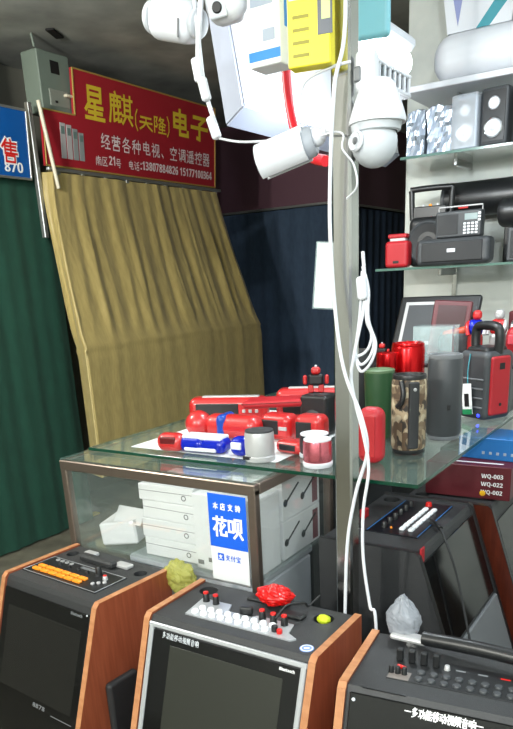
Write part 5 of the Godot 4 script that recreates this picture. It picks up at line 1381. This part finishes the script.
# box wrapped in creased foil
func crumpled_box(size: Vector3, sd: int) -> SurfaceTool:
	var no := FastNoiseLite.new()
	no.seed = sd
	no.frequency = 14.0
	no.noise_type = FastNoiseLite.TYPE_SIMPLEX
	var st := new_st()
	var n := 9
	for ax in [0, 1, 2]:
		var a1 := (int(ax) + 1) % 3
		var a2 := (int(ax) + 2) % 3
		for s in [-1.0, 1.0]:
			var P := []
			for i in n + 1:
				var row := []
				for j in n + 1:
					var v := Vector3.ZERO
					v[ax] = s * size[ax] / 2
					v[a1] = (float(i) / n - 0.5) * size[a1]
					v[a2] = (float(j) / n - 0.5) * size[a2]
					var d := no.get_noise_3dv(v * 1.0 + Vector3(v.y, 0, 0) * 0.7) * 0.010
					v *= 1.0 + d / 0.06
					v.y = maxf(v.y, -size.y / 2)
					row.append(v + Vector3(0, size.y / 2, 0))
				P.append(row)
			var mid := Vector3(0, size.y / 2, 0)
			for i in n:
				for j in n:
					face(st, Transform3D.IDENTITY, [P[i][j], P[i + 1][j], P[i + 1][j + 1]], mid)
					face(st, Transform3D.IDENTITY, [P[i][j], P[i + 1][j + 1], P[i][j + 1]], mid)
	return st

# ---------------------------------------------------------------- hanging things
func overhead() -> void:
	var I := Transform3D.IDENTITY
	# back of the shop's own sign, facing the aisle
	var s := thing("sign_box", "grey metal sign box seen from behind under the ceiling", "sign box", Vector3(-1.30, 2.0, -2.0))
	var sec := PackedVector2Array([Vector2(0, 0), Vector2(-0.062, -0.038), Vector2(-0.155, 0.60), Vector2(-0.100, 0.60)])
	obj("casing", prism_of(I, sec, 0.0, -1.25), mat("sign_metal", Color(0.62, 0.65, 0.72), 0.45), s)
	obj("back_sheet", prism_of(I, PackedVector2Array([Vector2(0.001, 0.004), Vector2(0.004, 0.004), Vector2(-0.096, 0.60), Vector2(-0.099, 0.60)]), -0.012, -1.24), mats.white_plastic, s)
	obj("bottom_lip", prism_of(I, PackedVector2Array([Vector2(0.004, 0.002), Vector2(-0.060, -0.040), Vector2(-0.060, -0.043), Vector2(0.006, -0.002)]), -0.002, -1.25), mats.sign_metal, s)
	# white roof sheet above the shop, behind the lamp
	# caged lamp
	var l := thing("shop_lamp", "glaring white lamp in a slotted white housing", "lamp", Vector3(-1.0, 2.045, -2.31), 0)
	obj("housing", box_of(I, Vector3(0.0, 0.150, 0), Vector3(0.12, 0.04, 0.36), 0.012), mats.white_plastic, l)
	obj("diffuser", soft_of(I, Vector3(0.008, 0.094, 0.0), Vector3(0.10, 0.074, 0.34), 0.03, 4), glow("lamp_face", Color(0.96, 0.99, 1.0), 5.0), l)
	obj("base_plate", box_of(I, Vector3(-0.004, 0.0, 0), Vector3(0.092, 0.008, 0.34), 0.003), mats.white_plastic, l)
	obj("vent_shade_block", box_of(I, Vector3(0.0, 0.030, 0), Vector3(0.07, 0.05, 0.32), 0.002), mats.dark_hole, l)  # dark block stands in for the shade seen between the slots
	for yy in [0.004, 0.056]:
		obj("vent_rail", box_of(I, Vector3(0.042, yy, 0), Vector3(0.014, 0.012, 0.34), 0.003), mats.white_plastic, l)
	for k in 9:
		obj("vent_bar", box_of(I, Vector3(0.042, 0.030, -0.16 + k * 0.040), Vector3(0.012, 0.046, 0.012), 0.003), mats.white_plastic, l)
	obj("end_plate", box_of(I, Vector3(0.0, 0.030, 0.168), Vector3(0.09, 0.056, 0.010), 0.003), mats.white_plastic, l)
	obj("hanger", tube_of([Vector3(0, 0.168, 0), Vector3(0, 0.803, 0)], 0.006, 6, 1, false), mats.white_plastic, l)
	var om := OmniLight3D.new()
	om.name = "lamp_light"
	om.light_color = Color(0.95, 0.985, 1.0)
	om.light_energy = 0.55
	om.light_size = 0.06
	om.omni_range = 12.0
	om.shadow_enabled = true
	om.position = Vector3(0.0, -0.03, 0.12)
	l.add_child(om)
	# bullet camera hanging at the left
	var c := thing("bullet_camera", "white bullet camera hanging by its cable in front of the red sign", "camera", Vector3(-1.145, 2.075, -1.50))
	c.basis = Basis.from_euler(Vector3(deg_to_rad(10), deg_to_rad(-10), deg_to_rad(-18)))
	obj("body", soft_of(I, Vector3(0, 0, 0), Vector3(0.135, 0.085, 0.080), 0.030, 5), mats.white_plastic, c)
	obj("front_cap", lathe_of(can_profile(0.035, 0.016, 0.005), 24, rot(Vector3(-0.064, 0, 0), 0, 0, 90)), mats.soft_white, c)
	obj("lens", lathe_of(can_profile(0.016, 0.004, 0.001), 18, rot(Vector3(-0.079, 0, 0), 0, 0, 90)), mats.ink, c)
	obj("back_cap", lathe_of(can_profile(0.030, 0.014, 0.004), 20, rot(Vector3(0.064, 0, 0), 0, 0, -90)), mats.soft_white, c)
	obj("slot", box_of(I, Vector3(0.048, -0.01, 0.0395), Vector3(0.005, 0.036, 0.003), 0.001), mats.mid_grey, c)
	# dual-lens camera
	c = thing("dual_lens_camera", "white camera with two dark lenses hanging beside the boxes", "camera", Vector3(-1.00, 2.075, -1.50))
	c.basis = Basis.from_euler(Vector3(deg_to_rad(8), deg_to_rad(20), deg_to_rad(6)))
	obj("head", soft_of(I, Vector3(0, 0.03, 0), Vector3(0.096, 0.135, 0.075), 0.036, 5), mats.white_plastic, c)
	obj("face_plate", soft_of(I, Vector3(-0.016, 0.025, 0.033), Vector3(0.040, 0.105, 0.012), 0.005, 3), mats.soft_white, c)
	for q in [[-0.016, -0.008, 0.011], [-0.014, 0.032, 0.009], [-0.012, 0.062, 0.006]]:
		obj("lens", lathe_of([Vector2(q[2], 0), Vector2(q[2], 0.005), Vector2(q[2] * 0.8, 0.007), Vector2(0, 0.007)], 18, rot(Vector3(q[0], q[1], 0.036), 90, 0, 0)), mats.ink, c)
	# boxes hanging by the pole
	var b := thing("product_box", "white and blue camera box hanging beside the yellow box", "box", Vector3(-0.898, 1.937, -1.512), 0)
	obj("carton", box_of(I, Vector3(0, 0.15, 0), Vector3(0.080, 0.30, 0.066), 0.002), mats.paper_white, b)
	obj("hang_cord", tube_of([Vector3(0, 0.299, 0), Vector3(0, 0.912, 0)], 0.002, 6, 1, false), mats.soft_white, b)
	obj("blue_stripe", box_of(I, Vector3(0.0, 0.020, 0.0332), Vector3(0.079, 0.018, 0.0008), 0.0002), mats.print_blue, b)
	obj("picture", box_of(I, Vector3(-0.004, 0.14, 0.0332), Vector3(0.055, 0.06, 0.0008), 0.0002), mats.print_grey, b)
	obj("small_print", box_of(I, Vector3(0.012, 0.056, 0.0332), Vector3(0.030, 0.022, 0.0008), 0.0002), mats.print_grey, b)
	obj("side_print", box_of(I, Vector3(0.0402, 0.14, -0.006), Vector3(0.0008, 0.14, 0.040), 0.0002), mats.print_blue, b)
	b = thing("product_box", "yellow box with a dark screen window hanging by the pole", "box", Vector3(-0.770, 1.905, -1.452), 12)
	obj("carton", box_of(I, Vector3(0, 0.15, 0), Vector3(0.088, 0.30, 0.040), 0.002), mats.yellow_card, b)
	obj("hang_cord", tube_of([Vector3(0, 0.299, 0), Vector3(0, 0.944, 0)], 0.002, 6, 1, false), mats.soft_white, b)
	obj("white_panel", box_of(I, Vector3(-0.012, 0.15, 0.0203), Vector3(0.055, 0.07, 0.0008), 0.0002), mats.paper_white, b)
	obj("dark_window", box_of(I, Vector3(0.034, 0.13, 0.0205), Vector3(0.030, 0.16, 0.0016), 0.0004), mat("window_grey", Color(0.30, 0.32, 0.36), 0.3), b)
	obj("pale_window", box_of(I, Vector3(0.036, 0.14, 0.0215), Vector3(0.018, 0.13, 0.0012), 0.0003), mat("window_pale", Color(0.72, 0.76, 0.52), 0.4), b)
	for k in 4:
		obj("print_mark", box_of(I, Vector3(-0.016, 0.02 + k * 0.022, 0.0203), Vector3(0.034, 0.006, 0.0006), 0.0002), mat("print_olive", Color(0.55, 0.52, 0.12), 0.5), b)
	# wires the boxes hang from
	# teal bag by the lamp
	b = thing("carrier_bag", "pale teal plastic bag hanging beside the lamp", "bag", Vector3(-0.855, 2.076, -1.95), 12)
	var tealf := mat("teal_film", Color(0.50, 0.72, 0.76), 0.35)
	tealf.backlight_enabled = true
	tealf.backlight = Color(0.3, 0.5, 0.5)
	obj("hang_cord", tube_of([Vector3(0, 0.298, 0), Vector3(0, 0.773, 0)], 0.002, 6, 1, false), mats.soft_white, b)
	obj("bag_body", soft_of(I, Vector3(0, 0.15, 0), Vector3(0.090, 0.30, 0.03), 0.014, 3), tealf, b)
	# red hose
	tag(obj("red_tube", tube_of([Vector3(-1.16, 2.849, -1.98), Vector3(-1.155, 2.70, -1.98), Vector3(-1.125, 2.12, -1.96), Vector3(-1.095, 1.93, -1.94), Vector3(-1.03, 1.83, -1.90), Vector3(-0.93, 1.79, -1.82)], 0.014, 10, 6), mat("tube_red", Color(0.85, 0.12, 0.18), 0.35)), "red plastic tube hanging behind the bullet camera", "tube")
	# hanging leads with plugs
	var w: Material = mats.white_plastic
	var hl := thing("camera_lead", "bundle of white camera leads with plugs hanging by the sign box", "cable", Vector3(-1.075, 1.86, -1.50))
	var P := Vector3(-1.075, 1.86, -1.50)
	obj("lead", tube_of([Vector3(-1.085, 2.849, -1.50) - P, Vector3(-1.085, 2.30, -1.50) - P, Vector3(-1.075, 2.10, -1.48) - P, Vector3(-1.062, 2.0, -1.47) - P, Vector3(-1.055, 1.92, -1.47) - P, Vector3(-1.035, 1.855, -1.47) - P], 0.005, 6, 6), w, hl)
	obj("lead", tube_of([Vector3(-1.06, 2.849, -1.50) - P, Vector3(-1.06, 2.30, -1.50) - P, Vector3(-1.045, 2.12, -1.47) - P, Vector3(-1.055, 2.02, -1.46) - P, Vector3(-1.062, 1.95, -1.46) - P], 0.006, 6, 6), w, hl)
	for q in [[-1.065, 1.955, -10.0], [-1.050, 1.915, -14.0], [-1.030, 1.835, -20.0]]:
		obj("plug", soft_of(rot(Vector3(q[0], q[1], -1.462) - P, 0, 0, q[2] * -1.0), Vector3.ZERO, Vector3(0.020, 0.050, 0.018), 0.006, 3), w, hl)
	obj("lead", tube_of([Vector3(-1.028, 1.815, -1.465) - P, Vector3(-0.97, 1.80, -1.475) - P, Vector3(-0.905, 1.795, -1.49) - P], 0.0028, 6, 6), w, hl)

func pole_and_cables() -> void:
	var I := Transform3D.IDENTITY
	var pole := thing("steel_pole", "square stainless steel pole standing from floor to ceiling", "pole", Vector3(-0.727, 0, -1.515))
	obj("shaft", box_of(I, Vector3(0, 1.424, 0), Vector3(0.046, 2.846, 0.046), 0.005), mats.steel, pole)
	obj("foot_plate", box_of(I, Vector3(0, 0.005, 0), Vector3(0.10, 0.01, 0.10), 0.002), mats.steel, pole)
	# bullet camera on the pole
	var c := thing("bullet_camera", "white bullet camera on a bracket at the steel pole's left", "camera", Vector3(-0.850, 1.768, -1.49))
	c.basis = Basis.from_euler(Vector3(deg_to_rad(4), deg_to_rad(14), deg_to_rad(15)))
	obj("body", lathe_of([Vector2(0, -0.060), Vector2(0.026, -0.060), Vector2(0.031, -0.054), Vector2(0.033, -0.02), Vector2(0.033, 0.06), Vector2(0.028, 0.066), Vector2(0, 0.066)], 28, rot(Vector3.ZERO, 0, 0, 90)), mat("camera_grey", Color(0.62, 0.64, 0.67), 0.45), c)
	var hood := new_st()
	var hp := PackedVector2Array()
	for k in 49:
		var a := deg_to_rad(-62 + 304.0 * k / 48)
		hp.append(Vector2(cos(a) * 0.039, sin(a) * 0.039))
	for k in 49:
		var a := deg_to_rad(242 - 304.0 * k / 48)
		hp.append(Vector2(cos(a) * 0.0352, sin(a) * 0.0352))
	prism(hood, Transform3D(Basis(Vector3(0, 0, 1), Vector3(0, 1, 0), Vector3(-1, 0, 0)), Vector3.ZERO), hp, -0.040, 0.070)
	obj("sun_hood", hood, mats.white_plastic, c)
	obj("lens_window", lathe_of(can_profile(0.028, 0.003, 0.001), 24, rot(Vector3(-0.0655, 0, 0), 0, 0, 90)), mats.ink, c)
	obj("rear_joint", lathe_of(ball_profile(0.020), 18, turn(Vector3(0.066, 0.004, 0))), mats.white_plastic, c)
	obj("bracket_arm", tube_of([Vector3(0.066, 0.004, 0), Vector3(0.090, 0.010, -0.004), Vector3(0.100, 0.014, -0.010)], 0.011, 10, 4), mats.white_plastic, c)
	obj("mount_plate", lathe_of([Vector2(0, 0), Vector2(0.032, 0), Vector2(0.034, 0.004), Vector2(0.026, 0.016), Vector2(0.012, 0.022), Vector2(0, 0.022)], 24, rot(Vector3(0.112, 0.016, -0.010), 0, -14, 75)), mats.white_plastic, c)
	# dome camera
	c = thing("dome_camera", "white dome camera on an arm at the steel pole's right", "camera", Vector3(-0.663, 1.768, -1.515))
	obj("shroud", lathe_of([Vector2(0.0, 0.110), Vector2(0.026, 0.108), Vector2(0.034, 0.100), Vector2(0.044, 0.078), Vector2(0.054, 0.050), Vector2(0.059, 0.034), Vector2(0.058, 0.028), Vector2(0.050, 0.028)], 36, turn(Vector3(0.010, 0, 0))), mats.white_plastic, c)
	obj("ball", lathe_of(ball_profile(0.048, 0.0, -90, 90, 14), 36, turn(Vector3(0.003, -0.006, 0))), mats.soft_white, c)
	obj("yoke", lathe_of([Vector2(0.0, 0.032), Vector2(0.050, 0.032), Vector2(0.053, 0.028), Vector2(0.050, 0.014), Vector2(0.044, 0.012)], 36, turn(Vector3(0.007, 0, 0))), mats.soft_white, c)
	var eye := obj("lens_ring", lathe_of([Vector2(0.018, 0), Vector2(0.020, 0.005), Vector2(0.017, 0.009), Vector2(0.012, 0.006), Vector2(0, 0.006)], 28, rot(Vector3(-0.016, -0.006, 0.042), 84, -20, 0)), mats.white_plastic, c)
	obj("lens", lathe_of(can_profile(0.007, 0.003, 0.001), 16, rot(Vector3(-0.018, -0.005, 0.047), 84, -20, 0)), mats.mid_grey, eye)
	obj("mount_arm", soft_of(I, Vector3(-0.014, 0.125, 0.0), Vector3(0.044, 0.080, 0.042), 0.014, 3), mats.white_plastic, c)
	obj("arm_socket", soft_of(I, Vector3(-0.026, 0.120, 0.020), Vector3(0.016, 0.028, 0.010), 0.004, 2), mats.mid_grey, c)
	# placard
	var p := thing("price_placard", "blank white placard in a clear sleeve on the steel pole", "placard", Vector3(-0.772, 1.432, -1.500), 0)
	p.rotation_degrees = Vector3(0, 20, -5)
	obj("card", box_of(I, Vector3(0, 0.072, 0), Vector3(0.056, 0.140, 0.002), 0.0005), mats.paper_white, p)
	obj("sleeve", box_of(I, Vector3(0, 0.072, 0.001), Vector3(0.062, 0.146, 0.005), 0.001), mats.acrylic, p)
	# white cables down the pole
	var w: Material = mats.white_plastic
	tag(obj("power_cable", tube_of([Vector3(-0.712, 2.849, -1.44), Vector3(-0.712, 2.60, -1.44), Vector3(-0.700, 2.02, -1.465), Vector3(-0.722, 1.86, -1.455), Vector3(-0.735, 1.65, -1.455), Vector3(-0.733, 1.50, -1.460), Vector3(-0.715, 1.36, -1.452), Vector3(-0.690, 1.28, -1.44), Vector3(-0.655, 1.20, -1.44), Vector3(-0.640, 1.12, -1.44), Vector3(-0.668, 1.02, -1.44), Vector3(-0.690, 0.90, -1.44), Vector3(-0.700, 0.75, -1.445), Vector3(-0.705, 0.55, -1.45), Vector3(-0.705, 0.02, -1.45)], 0.0044, 8, 8), w), "white power cable running down the front of the steel pole", "cable")
	tag(obj("power_cable", tube_of([Vector3(-0.672, 1.55, -1.485), Vector3(-0.662, 1.45, -1.472), Vector3(-0.678, 1.34, -1.455), Vector3(-0.690, 1.28, -1.462), Vector3(-0.672, 1.22, -1.450), Vector3(-0.645, 1.16, -1.430), Vector3(-0.632, 1.08, -1.430), Vector3(-0.645, 0.98, -1.430), Vector3(-0.645, 0.86, -1.430), Vector3(-0.625, 0.74, -1.425), Vector3(-0.605, 0.66, -1.42), Vector3(-0.60, 0.02, -1.42)], 0.004, 8, 8), w), "white power cable falling behind the machine with the bar handle", "cable")
	var lp := thing("cable_coil", "coiled white cable with plug hung on the steel pole", "cable", Vector3(-0.668, 1.42, -1.485))
	for k in 3:
		var s: float = [0.72, 0.58, 0.82][k]
		obj("coil", tube_of([Vector3(0, 0.10, 0.01), Vector3(0.018 * s, 0.05, 0.012), Vector3(0.022 * s, -0.01, 0.014 + k * 0.004), Vector3(0.042 * s, -0.075 * s, 0.016), Vector3(0.030 * s, -0.125 * s, 0.018), Vector3(0.0, -0.150 * s, 0.02), Vector3(-0.012, -0.08, 0.02), Vector3(-0.004, 0.0, 0.016), Vector3(0, 0.09, 0.012)], 0.0034, 7, 6), w, lp)
	obj("plug", soft_of(rot(Vector3(0.004, 0.055, 0.022), 0, 0, 6), Vector3.ZERO, Vector3(0.022, 0.050, 0.020), 0.008, 3), w, lp)
	tag(obj("camera_wire", tube_of([Vector3(-0.690, 1.905, -1.465), Vector3(-0.735, 1.902, -1.465), Vector3(-0.795, 1.885, -1.465), Vector3(-0.812, 1.83, -1.47), Vector3(-0.812, 1.79, -1.475)], 0.003, 6, 6), w), "thin grey wire looped between the two cameras on the pole", "cable")
	tag(obj("camera_wire", tube_of([Vector3(-0.765, 1.785, -1.478), Vector3(-0.725, 1.785, -1.465), Vector3(-0.690, 1.770, -1.43), Vector3(-0.690, 1.745, -1.425), Vector3(-0.672, 1.715, -1.44), Vector3(-0.665, 1.675, -1.44), Vector3(-0.695, 1.655, -1.455)], 0.0022, 6, 6), w), "thin white wire hanging below the dome camera", "cable")
